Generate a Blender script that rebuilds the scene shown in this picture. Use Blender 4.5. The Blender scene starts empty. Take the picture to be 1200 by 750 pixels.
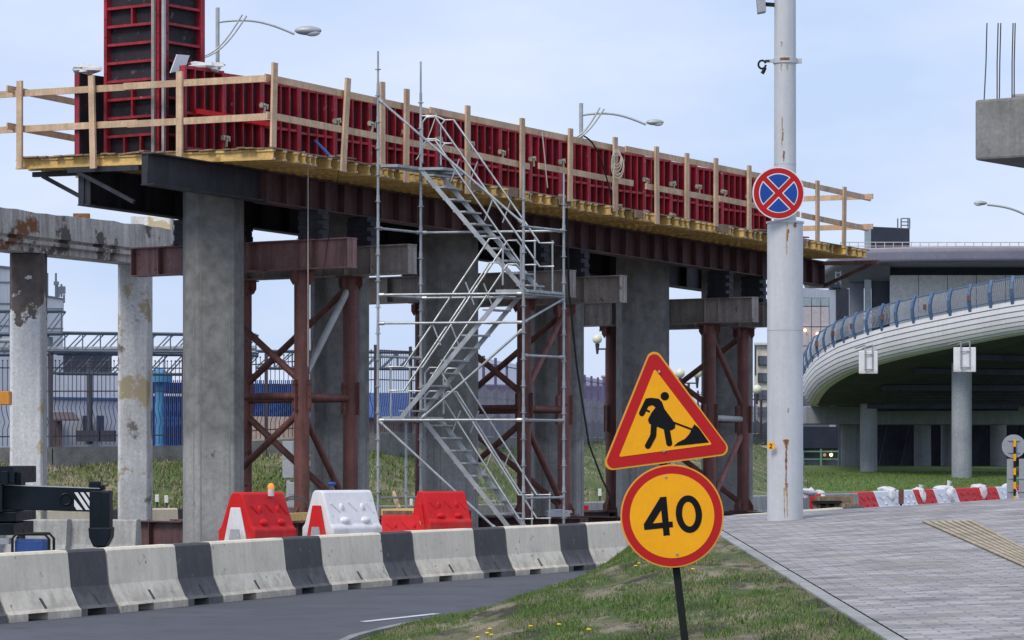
import bpy, bmesh, math, random
from mathutils import Vector, Matrix, noise
random.seed(7)
F = 3840.0; EYE = 1.93; HZ = 540.0
V = Vector
scene = bpy.context.scene
col = scene.collection
def W(px, py, Y):
    return V(((px-600)*Y/F, Y, EYE+(HZ-py)*Y/F))
def lerp(a, b, t): return a+(b-a)*t
def interp(tab, x):
    if x <= tab[0][0]:
        a, b = tab[0], tab[1]
    elif x >= tab[-1][0]:
        a, b = tab[-2], tab[-1]
    else:
        for a, b in zip(tab, tab[1:]):
            if a[0] <= x <= b[0]: break
    t = (x-a[0])/(b[0]-a[0])
    return a[1]+(b[1]-a[1])*t
def sm(x):
    x = max(0., min(1., x)); return x*x*(3-2*x)

# ------------------------------------------------------------------ materials
def mat(name, base, var=.3, scale=2.5, rough=.8, metal=0., bump=.15, bscale=40., streak=0.,
        spot=None, spot_scale=3., spot_thr=.6, spot2=None, spot2_scale=2., spot2_thr=.6, fine=.15, spec=.5,
        hband=None, dirt=None):
    m = bpy.data.materials.new(name); m.use_nodes = True
    nt = m.node_tree; N = nt.nodes; L = nt.links
    b = N['Principled BSDF']; b.inputs['Metallic'].default_value = metal
    b.inputs['Specular IOR Level'].default_value = spec
    tc = N.new('ShaderNodeTexCoord'); oi = N.new('ShaderNodeObjectInfo')
    mul = N.new('ShaderNodeVectorMath'); mul.operation = 'MULTIPLY_ADD'
    cmb = N.new('ShaderNodeCombineXYZ')
    for i in range(3): L.new(oi.outputs['Random'], cmb.inputs[i])
    L.new(cmb.outputs[0], mul.inputs[0]); mul.inputs[1].default_value = (37, 53, 71)
    L.new(tc.outputs['Object'], mul.inputs[2])
    co = mul.outputs[0]
    def nz(s, d=6, vec=co, r=.6):
        n = N.new('ShaderNodeTexNoise'); n.inputs['Scale'].default_value = s
        n.inputs['Detail'].default_value = d; n.inputs['Roughness'].default_value = r
        L.new(vec, n.inputs['Vector']); return n.outputs['Fac']
    def rng(x, a, b_, c, d):
        r = N.new('ShaderNodeMapRange'); r.inputs[1].default_value = a; r.inputs[2].default_value = b_
        r.inputs[3].default_value = c; r.inputs[4].default_value = d; L.new(x, r.inputs[0]); return r.outputs[0]
    def mix(f, a, b_, mode='MIX'):
        x = N.new('ShaderNodeMix'); x.data_type = 'RGBA'; x.blend_type = mode
        for sock, val in ((x.inputs[0], f), (x.inputs[6], a), (x.inputs[7], b_)):
            if hasattr(val, 'links'): L.new(val, sock)
            elif isinstance(val, (int, float)): sock.default_value = val
            else: sock.default_value = (*val, 1)
        return x.outputs[2]
    lo = tuple(c*(1-var) for c in base); hi = tuple(min(1, c*(1+var)) for c in base)
    c = mix(rng(nz(scale), .3, .7, 0, 1), lo, hi)
    if fine:
        g = rng(nz(scale*14, 4), .3, .7, 1-fine, 1+fine)
        v = N.new('ShaderNodeVectorMath'); v.operation = 'SCALE'; L.new(c, v.inputs[0]); L.new(g, v.inputs[3]); c = v.outputs[0]
    if streak:
        mp = N.new('ShaderNodeMapping'); mp.inputs['Scale'].default_value = (5, 5, .35); L.new(co, mp.inputs[0])
        g = rng(nz(1.6, 5, mp.outputs[0]), .35, .65, 1-streak, 1+streak*.3)
        v = N.new('ShaderNodeVectorMath'); v.operation = 'SCALE'; L.new(c, v.inputs[0]); L.new(g, v.inputs[3]); c = v.outputs[0]
    if spot: c = mix(rng(nz(spot_scale, 8, r=.65), spot_thr, spot_thr+.04, 0, 1), c, spot)
    if spot2:
        mp = N.new('ShaderNodeMapping'); mp.inputs['Location'].default_value = (13, 7, 3); L.new(co, mp.inputs[0])
        c = mix(rng(nz(spot2_scale, 8, mp.outputs[0], .65), spot2_thr, spot2_thr+.04, 0, 1), c, spot2)
    if hband:   # (height, colour above, wobble)
        sp = N.new('ShaderNodeSeparateXYZ'); L.new(tc.outputs['Object'], sp.inputs[0])
        ad = N.new('ShaderNodeMath'); ad.operation = 'ADD'
        L.new(sp.outputs[2], ad.inputs[0]); L.new(rng(nz(1.1, 7), .3, .7, -hband[2], hband[2]), ad.inputs[1])
        c = mix(rng(ad.outputs[0], hband[0], hband[0]+hband[3], 0, 1), c, mix(rng(nz(4), .35, .65, 0, 1), hband[1], tuple(q*.6 for q in hband[1])))
    if dirt:   # splashed mud near the foot: (height, colour, amount)
        sp = N.new('ShaderNodeSeparateXYZ'); L.new(tc.outputs['Object'], sp.inputs[0])
        ad = N.new('ShaderNodeMath'); ad.operation = 'ADD'
        L.new(sp.outputs[2], ad.inputs[0]); L.new(rng(nz(3.5, 8, r=.7), .3, .7, -dirt[0]*.9, dirt[0]*.9), ad.inputs[1])
        c = mix(rng(ad.outputs[0], 0, dirt[0], dirt[2], 0), c, dirt[1])
    L.new(c, b.inputs['Base Color'])
    L.new(rng(nz(scale*3, 3), .3, .7, max(0, rough-.1), min(1, rough+.1)), b.inputs['Roughness'])
    if bump:
        bp = N.new('ShaderNodeBump'); bp.inputs['Strength'].default_value = bump; bp.inputs['Distance'].default_value = .02
        L.new(nz(bscale, 5), bp.inputs['Height']); L.new(bp.outputs[0], b.inputs['Normal'])
    return m
def emis(name, c, s):
    m = bpy.data.materials.new(name); m.use_nodes = True; b = m.node_tree.nodes['Principled BSDF']
    b.inputs['Base Color'].default_value = (*c, 1); b.inputs['Emission Color'].default_value = (*c, 1); b.inputs['Emission Strength'].default_value = s
    return m
X = {}
X['conc'] = mat('pier_concrete', (.22, .22, .21), .28, .9, .85, bump=.25, bscale=14, streak=.13, spot=(.11, .11, .108), spot_scale=2.2, spot_thr=.66)
X['conc_col'] = mat('cast_pier_concrete', (.31, .308, .295), .24, .8, .85, bump=.25, bscale=14, streak=.12, spot=(.13, .13, .128), spot_scale=2.6, spot_thr=.66, hband=(2.25, (.245, .245, .235), .3, .25))
X['conc_lt'] = mat('light_concrete', (.36, .355, .335), .18, 1.4, .85, bump=.2, bscale=16, streak=.22)
X['old'] = mat('old_painted_concrete', (.72, .72, .71), .15, 1.2, .85, bump=.4, bscale=9, streak=.15, spot=(.22, .20, .18), spot_scale=1.1, spot_thr=.555, spot2=(.5, .42, .27), spot2_scale=1.2, spot2_thr=.545)
X['old_col'] = mat('bare_topped_old_concrete', (.70, .71, .71), .10, 1.2, .85, bump=.4, bscale=9, streak=.12, spot2=(.52, .46, .3), spot2_scale=1.1, spot2_thr=.565, hband=(5.05, (.19, .16, .145), 1.2, .05))
X['old_beam'] = mat('stained_old_concrete', (.74, .72, .67), .2, 1.6, .85, bump=.4, bscale=9, streak=.4, spot=(.17, .15, .14), spot_scale=1.3, spot_thr=.555, spot2=(.3, .13, .06), spot2_scale=.8, spot2_thr=.60)
X['jersey_w'] = mat('white_barrier_paint', (.86, .765, .60), .10, 1.3, .8, bump=.18, dirt=(.34, (.36, .32, .26), .6), streak=.09, spot=(.30, .28, .26), spot_scale=5, spot_thr=.63, fine=.06)
X['jersey_d'] = mat('charcoal_barrier_paint', (.085, .080, .082), .15, 1.5, .75, bump=.18, dirt=(.3, (.16, .155, .15), .8), streak=.1, spot=(.20, .20, .20), spot_scale=6, spot_thr=.64, fine=.1)
X['dark'] = mat('shadow_black', (.012, .012, .014), .2, 2, .9, bump=0)
X['slot'] = mat('dark_grey_slot', (.10, .095, .09), .3, 5, .95)  # dark grey for the slanted slot marks on the barriers
X['pred_'] = None
X['red'] = mat('red_formwork_paint', (.36, .015, .03), .35, 1.2, .55, bump=.1, streak=.35, spot=(.14, .03, .03), spot_scale=6, spot_thr=.62, spot2=(.40, .25, .24), spot2_scale=4, spot2_thr=.66)
X['ply'] = mat('black_formwork_ply', (.028, .024, .030), .4, 1.5, .7, spec=.25, bump=.3, bscale=12, spot=(.10, .09, .095), spot_scale=5, spot_thr=.62)
X['plyred'] = mat('dark_red_formwork_ply', (.040, .008, .011), .4, 1.5, .65, bump=.2, bscale=12)
X['wood'] = mat('raw_pine', (.60, .42, .27), .22, 2, .8, bump=.2, bscale=30, streak=.2, spot=(.3, .18, .1), spot_scale=5, spot_thr=.68)
X['oldwood'] = mat('weathered_boards', (.28, .19, .12), .4, 2, .85, bump=.3, bscale=30, streak=.2)
X['yel'] = mat('yellow_timber_beam', (.66, .44, .15), .28, 1.6, .7, bump=.15, bscale=25, spot=(.34, .2, .06), spot_scale=3, spot_thr=.62)
X['cap'] = mat('beam_end_zinc', (.5, .5, .5), .2, 5, .5, .5)
X['girder'] = mat('dark_brown_girder_paint', (.115, .058, .058), .4, 1.2, .6, bump=.15, streak=.4, spot=(.10, .055, .045), spot_scale=3, spot_thr=.62)
X['girder_dk'] = mat('dark_slate_girder_paint', (.026, .027, .038), .3, 1.2, .6, bump=.15, streak=.4)
X['pink'] = mat('faded_red_primer', (.31, .17, .16), .25, 1.5, .7, bump=.15, streak=.35, spot=(.11, .045, .035), spot_scale=3.5, spot_thr=.62)
X['taupe'] = mat('grey_brown_primer', (.36, .315, .285), .25, 1.5, .7, bump=.15, streak=.3, spot=(.12, .07, .05), spot_scale=3.5, spot_thr=.64)
X['rustpost'] = mat('red_oxide_primer', (.17, .066, .055), .3, 1.5, .65, bump=.12, streak=.35, spot=(.08, .03, .025), spot_scale=5, spot_thr=.64)
X['pinkpost'] = mat('worn_pink_oxide', (.27, .12, .11), .3, 1.5, .7, bump=.15, streak=.3, spot=(.09, .035, .03), spot_scale=6, spot_thr=.60)
X['galv'] = mat('galvanised_steel', (.40, .42, .43), .22, 3, .45, .55, bump=.08, streak=.15)
X['galv_brace'] = mat('grey_painted_tube', (.42, .43, .42), .2, 3, .6, .1, bump=.08)
X['pole'] = mat('pale_grey_pole_paint', (.53, .55, .57), .06, 1.2, .5, bump=.06, streak=.10, fine=.04)
X['rust'] = mat('rust', (.24, .10, .04), .5, 12, .9, bump=.2)
X['sred'] = mat('sign_red', (.46, .012, .014), .06, 3, .4, bump=.03, fine=.03, spec=.25)
X['sorange'] = mat('sign_orange_rim', (.75, .33, .03), .05, 3, .4, bump=0, fine=.03, spec=.25)
X['syel'] = mat('sign_yellow', (.90, .40, .008), .06, 2.5, .4, bump=.03, fine=.03, spec=.25)
X['sblk'] = mat('sign_black', (.007, .008, .011), .2, 3, .6, bump=0, spec=.12)
X['sblue'] = mat('sign_blue', (.012, .065, .33), .1, 4, .4, bump=.03, fine=.03, spec=.25)
X['swhite'] = mat('sign_white', (.75, .75, .75), .05, 4, .4, bump=0)
X['sback'] = mat('sign_back_aluminium', (.36, .38, .40), .08, 3, .5, .3)
X['pred'] = mat('red_plastic', (.60, .018, .022), .1, 3, .6, spec=.2, bump=.12, bscale=6, spot=(.40, .05, .05), spot_scale=7, spot_thr=.66, fine=.06, dirt=(.3, (.33, .12, .10), .35), streak=.08)
X['pwhite'] = mat('white_plastic', (.74, .74, .76), .06, 3, .45, bump=.1, bscale=6, fine=.04, spot=(.5, .49, .48), spot_scale=7, spot_thr=.63, dirt=(.3, (.42, .38, .34), .6), streak=.06)
X['bag'] = mat('white_woven_bag', (.62, .62, .64), .12, 4, .75, bump=.4, bscale=12)
X['amber'] = emis('amber_beacon', (.9, .25, .03), .35)
X['truck'] = mat('dark_green_truck_paint', (.005, .010, .016), .3, 2, .45, bump=.05, spec=.2)
X['orange'] = mat('orange_paint', (.6, .25, .03), .15, 3, .5)
X['blue'] = mat('blue_sheet_paint', (.022, .075, .27), .2, 1.5, .6, bump=.1, streak=.2)
X['bluepaint'] = mat('railing_blue_paint', (.07, .13, .24), .15, 2, .5)
X['fence'] = mat('dark_purple_fence_paint', (.045, .035, .05), .3, 3, .6)
X['netlt'] = mat('grey_lilac_mesh_sheet', (.34, .33, .37), .2, 1, .85, bump=.3, bscale=4, streak=.3)
_nt = X['netlt'].node_tree; _tr = _nt.nodes.new('ShaderNodeBsdfTransparent'); _mx = _nt.nodes.new('ShaderNodeMixShader'); _mx.inputs[0].default_value = .45
_nt.links.new(_tr.outputs[0], _mx.inputs[1]); _nt.links.new(_nt.nodes['Principled BSDF'].outputs[0], _mx.inputs[2]); _nt.links.new(_mx.outputs[0], _nt.nodes['Material Output'].inputs[0])
X['purplepost'] = mat('purple_fence_paint', (.10, .08, .17), .3, 3, .6)
X['net'] = mat('purple_mesh_sheet', (.11, .09, .20), .3, 1, .85, bump=.3, bscale=4, streak=.3)
X['wallgrey'] = mat('rough_grey_footing', (.15, .15, .145), .3, 2, .95, bump=.6, bscale=5, fine=.3)
X['render'] = mat('white_render', (.72, .73, .76), .08, .3, .85, bump=.05, streak=.12, fine=.04)
X['renderw'] = mat('cream_render', (.74, .71, .62), .08, .3, .85, bump=.05, streak=.12, fine=.04)
X['beige'] = mat('pinkish_render', (.5, .38, .31), .1, .5, .85, bump=.05, streak=.1)
X['slate'] = mat('dark_slate_cladding', (.035, .04, .055), .15, .6, .6, bump=.03, streak=.1)
X['navy'] = mat('navy_cladding', (.02, .028, .045), .15, .6, .5, bump=.03)
X['roofgrey'] = mat('violet_grey_roof_edge', (.16, .16, .21), .1, .6, .5, bump=.03)
X['soffit'] = mat('grey_soffit', (.20, .21, .25), .1, .6, .7, bump=.03)
X['glass'] = mat('window_glass', (.10, .12, .15), .2, .5, .08, 0, bump=0, spec=1)
X['glassl'] = mat('painted_reflection_glass', (.42, .38, .39), .12, .3, .15, 0, bump=0, spec=1)  # pinkish sky reflection put into the pane colour
X['frame'] = mat('window_frame_grey', (.10, .11, .13), .1, 3, .5)
X['ramp'] = mat('ribbed_ramp_cladding', (.66, .66, .68), .07, .5, .6, bump=.05, streak=.08, fine=.03)
X['rampcol'] = mat('smooth_grey_column', (.30, .32, .36), .12, .8, .75, bump=.05, streak=.12)
X['rampdk'] = mat('painted_shade_concrete', (.055, .056, .085), .3, .6, .85, bump=.1, streak=.2)  # shade below the ramp put into the colour; blue offsets green lawn bounce
X['lamp'] = mat('lamp_housing', (.42, .44, .45), .1, 3, .5, .3)
X['globe'] = mat('opal_globe', (.72, .70, .55), .05, 3, .3)
X['rope'] = mat('pale_rope', (.5, .46, .38), .2, 5, .9)
X['cable'] = mat('black_cable', (.014, .016, .016), .2, 5, .7, spec=.2)
X['rebar'] = mat('rebar_steel', (.07, .06, .06), .3, 8, .8)
X['clamp'] = mat('pale_clamp_zinc', (.45, .43, .33), .3, 8, .6, .3)
X['brown'] = mat('brown_awning', (.10, .075, .08), .2, 3, .8)
X['cabinet'] = mat('grey_cabinet_paint', (.36, .38, .40), .1, 2, .6)
X['crate'] = mat('brown_crate_boards', (.24, .17, .10), .35, 5, .85, streak=.4)
X['tactile'] = mat('tan_tactile_paver', (.37, .31, .22), .3, 3, .9, fine=.25)
X['linepaint'] = mat('white_line_paint', (.55, .56, .58), .15, 3, .8)
X['warm'] = emis('warm_lamp', (1., .55, .2), 4.)
X['truss'] = mat('blue_grey_truss_paint', (.12, .15, .19), .2, 2, .6)
X['blade'] = None

def ground_mat(name, cols, scales, bump=.5, bscale=6, rough=.95, ysc=1.):
    m = bpy.data.materials.new(name); m.use_nodes = True
    nt = m.node_tree; N = nt.nodes; L = nt.links; b = N['Principled BSDF']; b.inputs['Roughness'].default_value = rough
    b.inputs['Specular IOR Level'].default_value = .3
    tc = N.new('ShaderNodeTexCoord'); prev = None
    for i, (c, s) in enumerate(zip(cols, scales)):
        if prev is None:
            n = N.new('ShaderNodeRGB'); n.outputs[0].default_value = (*c, 1); prev = n.outputs[0]; continue
        mp = N.new('ShaderNodeMapping'); mp.inputs['Location'].default_value = (i*7.3, i*3.1, 0); mp.inputs['Scale'].default_value = (1, ysc, 1); L.new(tc.outputs['Object'], mp.inputs[0])
        n = N.new('ShaderNodeTexNoise'); n.inputs['Scale'].default_value = s[0]; n.inputs['Detail'].default_value = 8; n.inputs['Roughness'].default_value = .65
        L.new(mp.outputs[0], n.inputs['Vector'])
        r = N.new('ShaderNodeMapRange'); r.inputs[1].default_value = s[1]; r.inputs[2].default_value = s[2]; L.new(n.outputs['Fac'], r.inputs[0])
        x = N.new('ShaderNodeMix'); x.data_type = 'RGBA'; L.new(r.outputs[0], x.inputs[0]); L.new(prev, x.inputs[6]); x.inputs[7].default_value = (*c, 1); prev = x.outputs[2]
    L.new(prev, b.inputs['Base Color'])
    n = N.new('ShaderNodeTexNoise'); n.inputs['Scale'].default_value = bscale; n.inputs['Detail'].default_value = 8; L.new(tc.outputs['Object'], n.inputs['Vector'])
    bp = N.new('ShaderNodeBump'); bp.inputs['Strength'].default_value = bump; bp.inputs['Distance'].default_value = .05
    L.new(n.outputs['Fac'], bp.inputs['Height']); L.new(bp.outputs[0], b.inputs['Normal'])
    return m
X['asphalt'] = ground_mat('asphalt', [(.082, .086, .102), (.102, .106, .122), (.066, .069, .080), (.11, .11, .115)], [None, (.35, .4, .6), (1.3, .5, .7), (60, .58, .72)], .25, 60, .85)
X['dirt'] = ground_mat('site_dirt', [(.20, .185, .16), (.13, .12, .11), (.28, .26, .24)], [None, (.3, .4, .6), (2.5, .5, .7)], .6, 8)
X['soil'] = ground_mat('grass_soil', [(.15, .13, .075), (.07, .10, .03), (.24, .20, .14), (.05, .04, .03)], [None, (1.2, .45, .55), (1.8, .5, .58), (2.1, .53, .60)], .9, 14, ysc=.28)
X['bank'] = ground_mat('bank_turf', [(.14, .15, .06), (.08, .12, .035), (.28, .24, .16), (.07, .07, .045)], [None, (.35, .42, .58), (.6, .50, .62), (1.5, .56, .66)], 1., 5)
X['lawn'] = ground_mat('lawn_turf', [(.10, .16, .04), (.13, .19, .06), (.075, .12, .03), (.09, .075, .06)], [None, (.25, .4, .6), (2., .5, .65), (.12, .60, .70)], .6, 10)
X['far'] = ground_mat('far_ground', [(.13, .13, .13), (.10, .12, .08)], [None, (.02, .4, .6)], .2, 3)

def paver_mat():
    m = bpy.data.materials.new('pinkish_grey_pavers'); m.use_nodes = True
    nt = m.node_tree; N = nt.nodes; L = nt.links; b = N['Principled BSDF']; b.inputs['Roughness'].default_value = .8
    tc = N.new('ShaderNodeTexCoord')
    br = N.new('ShaderNodeTexBrick'); L.new(tc.outputs['Object'], br.inputs['Vector'])
    br.inputs['Scale'].default_value = 1; br.inputs['Brick Width'].default_value = .30; br.inputs['Row Height'].default_value = .15
    br.inputs['Mortar Size'].default_value = .012; br.inputs['Mortar Smooth'].default_value = .4; br.inputs['Bias'].default_value = 0
    br.inputs['Color1'].default_value = (.25, .235, .235, 1); br.inputs['Color2'].default_value = (.40, .38, .38, 1); br.inputs['Mortar'].default_value = (.21, .19, .175, 1)
    mp = N.new('ShaderNodeMapping'); mp.inputs['Scale'].default_value = (1.6, 2.6, 1); L.new(tc.outputs['Object'], mp.inputs[0])
    n = N.new('ShaderNodeTexNoise'); n.inputs['Scale'].default_value = 1.0; n.inputs['Detail'].default_value = 8; n.inputs['Roughness'].default_value = .7; L.new(mp.outputs[0], n.inputs['Vector'])
    r = N.new('ShaderNodeMapRange'); r.inputs[1].default_value = .3; r.inputs[2].default_value = .7; r.inputs[3].default_value = .42; r.inputs[4].default_value = 1.5; L.new(n.outputs['Fac'], r.inputs[0])
    s = N.new('ShaderNodeVectorMath'); s.operation = 'SCALE'; L.new(br.outputs['Color'], s.inputs[0]); L.new(r.outputs[0], s.inputs[3])
    n2 = N.new('ShaderNodeTexNoise'); n2.inputs['Scale'].default_value = .5; n2.inputs['Detail'].default_value = 9; n2.inputs['Roughness'].default_value = .7; L.new(mp.outputs[0], n2.inputs['Vector'])
    r2 = N.new('ShaderNodeMapRange'); r2.inputs[1].default_value = .53; r2.inputs[2].default_value = .70; L.new(n2.outputs['Fac'], r2.inputs[0])
    x = N.new('ShaderNodeMix'); x.data_type = 'RGBA'; L.new(r2.outputs[0], x.inputs[0]); L.new(s.outputs[0], x.inputs[6]); x.inputs[7].default_value = (.20, .165, .135, 1)
    L.new(x.outputs[2], b.inputs['Base Color'])
    bp = N.new('ShaderNodeBump'); bp.inputs['Strength'].default_value = .5; bp.inputs['Distance'].default_value = .02
    ad = N.new('ShaderNodeMath'); ad.operation = 'SUBTRACT'; L.new(n.outputs['Fac'], ad.inputs[0]); L.new(br.outputs['Fac'], ad.inputs[1])
    L.new(ad.outputs[0], bp.inputs['Height']); L.new(bp.outputs[0], b.inputs['Normal'])
    return m
X['paver'] = paver_mat()
def blade_mat(name, greens, dry, thr, s):
    m = bpy.data.materials.new(name); m.use_nodes = True
    nt = m.node_tree; N = nt.nodes; L = nt.links; b = N['Principled BSDF']; b.inputs['Roughness'].default_value = .7
    b.inputs['Specular IOR Level'].default_value = .2
    mpg = N.new('ShaderNodeMapping'); mpg.inputs['Scale'].default_value = (1, .35, 1)
    g = N.new('ShaderNodeNewGeometry'); tc = N.new('ShaderNodeTexCoord')
    n = N.new('ShaderNodeTexNoise'); n.inputs['Scale'].default_value = s; n.inputs['Detail'].default_value = 6; L.new(tc.outputs['Object'], mpg.inputs[0]); L.new(mpg.outputs[0], n.inputs['Vector'])
    ad = N.new('ShaderNodeMath'); ad.operation = 'MULTIPLY_ADD'; L.new(g.outputs['Random Per Island'], ad.inputs[0]); ad.inputs[1].default_value = .25; L.new(n.outputs['Fac'], ad.inputs[2])
    r = N.new('ShaderNodeMapRange'); r.inputs[1].default_value = thr; r.inputs[2].default_value = thr+.12; L.new(ad.outputs[0], r.inputs[0])
    x1 = N.new('ShaderNodeMix'); x1.data_type = 'RGBA'; L.new(g.outputs['Random Per Island'], x1.inputs[0]); x1.inputs[6].default_value = (*greens[0], 1); x1.inputs[7].default_value = (*greens[1], 1)
    x2 = N.new('ShaderNodeMix'); x2.data_type = 'RGBA'; L.new(r.outputs[0], x2.inputs[0]); L.new(x1.outputs[2], x2.inputs[6]); x2.inputs[7].default_value = (*dry, 1)
    L.new(x2.outputs[2], b.inputs['Base Color'])
    return m
X['blade'] = blade_mat('grass_blades', [(.055, .115, .02), (.13, .21, .05)], (.28, .245, .14), .70, 1.6)
X['blade3'] = blade_mat('lawn_blades', [(.09, .15, .03), (.14, .21, .06)], (.16, .17, .08), .75, .3)
X['blade2'] = blade_mat('bank_grass_blades', [(.065, .115, .025), (.15, .19, .06)], (.36, .31, .20), .63, .5)

# ------------------------------------------------------------------ mesh builder
class MB:
    def __init__(s): s.v = []; s.f = []; s.m = []
    def poly(s, pts, m=0):
        i = len(s.v); s.v += [tuple(p) for p in pts]; s.f.append(tuple(range(i, i+len(pts)))); s.m.append(m); return s
    def hexa(s, P, m=0):
        i = len(s.v); s.v += [tuple(p) for p in P]
        for q in ((0, 3, 2, 1), (4, 5, 6, 7), (0, 1, 5, 4), (1, 2, 6, 5), (2, 3, 7, 6), (3, 0, 4, 7)):
            s.f.append(tuple(i+k for k in q)); s.m.append(m)
        return s
    def box(s, c, d, m=0, rz=0.):
        c = V(c); a = d[0]/2; b = d[1]/2; h = d[2]/2; R = Matrix.Rotation(rz, 3, 'Z')
        P = [c+R@V(q) for q in ((-a, -b, -h), (a, -b, -h), (a, b, -h), (-a, b, -h), (-a, -b, h), (a, -b, h), (a, b, h), (-a, b, h))]
        return s.hexa(P, m)
    def beam(s, p0, p1, w, h, m=0, up=(0, 0, 1)):
        p0 = V(p0); p1 = V(p1); d = (p1-p0).normalized(); sd = d.cross(V(up))
        if sd.length < 1e-4: sd = d.cross(V((0, 1, 0)))
        sd = sd.normalized()*w/2; u = sd.cross(d).normalized()*h/2
        P = [p0-sd-u, p0+sd-u, p1+sd-u, p1-sd-u, p0-sd+u, p0+sd+u, p1+sd+u, p1-sd+u]
        return s.hexa(P, m)
    def ibeam(s, p0, p1, h, w, m=0, tf=.025, tw=.016):
        p0 = V(p0); p1 = V(p1); z = V((0, 0, 1))
        s.beam(p0+z*(h/2-tf/2), p1+z*(h/2-tf/2), w, tf, m); s.beam(p0-z*(h/2-tf/2), p1-z*(h/2-tf/2), w, tf, m)
        s.beam(p0, p1, tw, h-2*tf, m); return s
    def path(s, pts, r, n=8, m=0, r2=None, cap=True):
        pts = [V(p) for p in pts]; K = len(pts); base = len(s.v); prev = None
        for k, p in enumerate(pts):
            d = ((pts[min(k+1, K-1)]-pts[max(k-1, 0)])).normalized()
            if prev is None:
                a = d.cross(V((0, 0, 1)) if abs(d.z) < .9 else V((1, 0, 0))).normalized()
            else: a = (prev-d*prev.dot(d)).normalized()
            prev = a; b = d.cross(a); rr = r if r2 is None else lerp(r, r2, k/(K-1))
            for j in range(n):
                t = 2*math.pi*j/n; s.v.append(tuple(p+a*math.cos(t)*rr+b*math.sin(t)*rr))
        for k in range(K-1):
            for j in range(n):
                a = base+k*n+j; b = base+k*n+(j+1) % n; s.f.append((a, b, b+n, a+n)); s.m.append(m)
        if cap:
            s.f.append(tuple(base+j for j in range(n))[::-1]); s.m.append(m)
            s.f.append(tuple(base+(K-1)*n+j for j in range(n))); s.m.append(m)
        return s
    def tube(s, p0, p1, r, n=8, m=0, r2=None): return s.path([p0, p1], r, n, m, r2)
    def prism(s, pts, vec, m=0, mside=None):
        pts = [V(p) for p in pts]; vec = V(vec); n = len(pts); i = len(s.v)
        s.v += [tuple(p) for p in pts]+[tuple(p+vec) for p in pts]
        s.f.append(tuple(range(i, i+n))[::-1]); s.m.append(m); s.f.append(tuple(range(i+n, i+2*n))); s.m.append(m)
        for k in range(n):
            a = i+k; b = i+(k+1) % n; s.f.append((a, b, b+n, a+n)); s.m.append(m if mside is None else mside)
        return s
    def ball(s, c, r, m=0, nu=12, nv=8, sc=(1, 1, 1), wob=0):
        c = V(c); i = len(s.v)
        for a in range(nv+1):
            ph = math.pi*a/nv
            for b in range(nu):
                th = 2*math.pi*b/nu; q = V((math.sin(ph)*math.cos(th), math.sin(ph)*math.sin(th), math.cos(ph)))
                k = 1+(noise.noise(q*1.7+c*3)*wob if wob else 0)
                s.v.append(tuple(c+V((q.x*sc[0], q.y*sc[1], q.z*sc[2]))*r*k))
        for a in range(nv):
            for b in range(nu):
                p = i+a*nu+b; q = i+a*nu+(b+1) % nu; s.f.append((p, q, q+nu, p+nu)); s.m.append(m)
        return s
    def build(s, name, mats, parent=None, origin=None, smooth=False, bevel=0., fix=True, bseg=2):
        if not isinstance(mats, (list, tuple)): mats = [mats]
        if parent is not None: o0 = ORG[parent.name]
        elif origin is not None: o0 = V(origin)
        else:
            xs = [p[0] for p in s.v]; ys = [p[1] for p in s.v]; zs = [p[2] for p in s.v]
            o0 = V(((min(xs)+max(xs))/2, (min(ys)+max(ys))/2, min(zs)))
        me = bpy.data.meshes.new(name); me.from_pydata([tuple(V(p)-o0) for p in s.v], [], s.f)
        for m in mats: me.materials.append(X[m])
        me.polygons.foreach_set('material_index', s.m)
        if smooth: me.polygons.foreach_set('use_smooth', [True]*len(s.f))
        if fix:
            bm = bmesh.new(); bm.from_mesh(me)
            if smooth: bmesh.ops.remove_doubles(bm, verts=bm.verts, dist=1e-5)
            bmesh.ops.recalc_face_normals(bm, faces=bm.faces); bm.to_mesh(me); bm.free()
        if smooth: me.set_sharp_from_angle(angle=math.radians(40))
        o = bpy.data.objects.new(name, me); col.objects.link(o)
        if parent is not None: o.parent = parent
        else: o.location = o0
        ORG[o.name] = V(o0)
        if bevel:
            b = o.modifiers.new('bevel', 'BEVEL'); b.width = bevel; b.segments = bseg; b.limit_method = 'ANGLE'; b.angle_limit = math.radians(30)
        return o
ORG = {}
def tag(o, label, cat, group=None, kind=None):
    o['label'] = label; o['category'] = cat
    if group: o['group'] = group
    if kind: o['kind'] = kind
    return o
def thing(name, label, cat, loc, group=None):
    o = bpy.data.objects.new(name, None); col.objects.link(o); o.location = loc; o.empty_display_size = .3
    ORG[o.name] = V(loc); return tag(o, label, cat, group)
def stru(o): o['kind'] = 'structure'; return o
def copy_tree(o, parent=None):
    c = o.copy(); col.objects.link(c); ORG[c.name] = ORG[o.name].copy()
    if parent is not None: c.parent = parent
    for ch in [x for x in bpy.data.objects if x.parent == o]: copy_tree(ch, c)
    return c
def child(src, parent, loc=(0, 0, 0), rz=0.):
    c = src.copy(); col.objects.link(c); c.parent = parent; c.location = loc; c.rotation_euler = (0, 0, rz); ORG[c.name] = ORG[parent.name]; return c
ORD = ['first', 'second', 'third', 'fourth', 'fifth', 'sixth', 'seventh', 'eighth', 'ninth', 'tenth', 'eleventh', 'twelfth', 'thirteenth', 'fourteenth']

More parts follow.
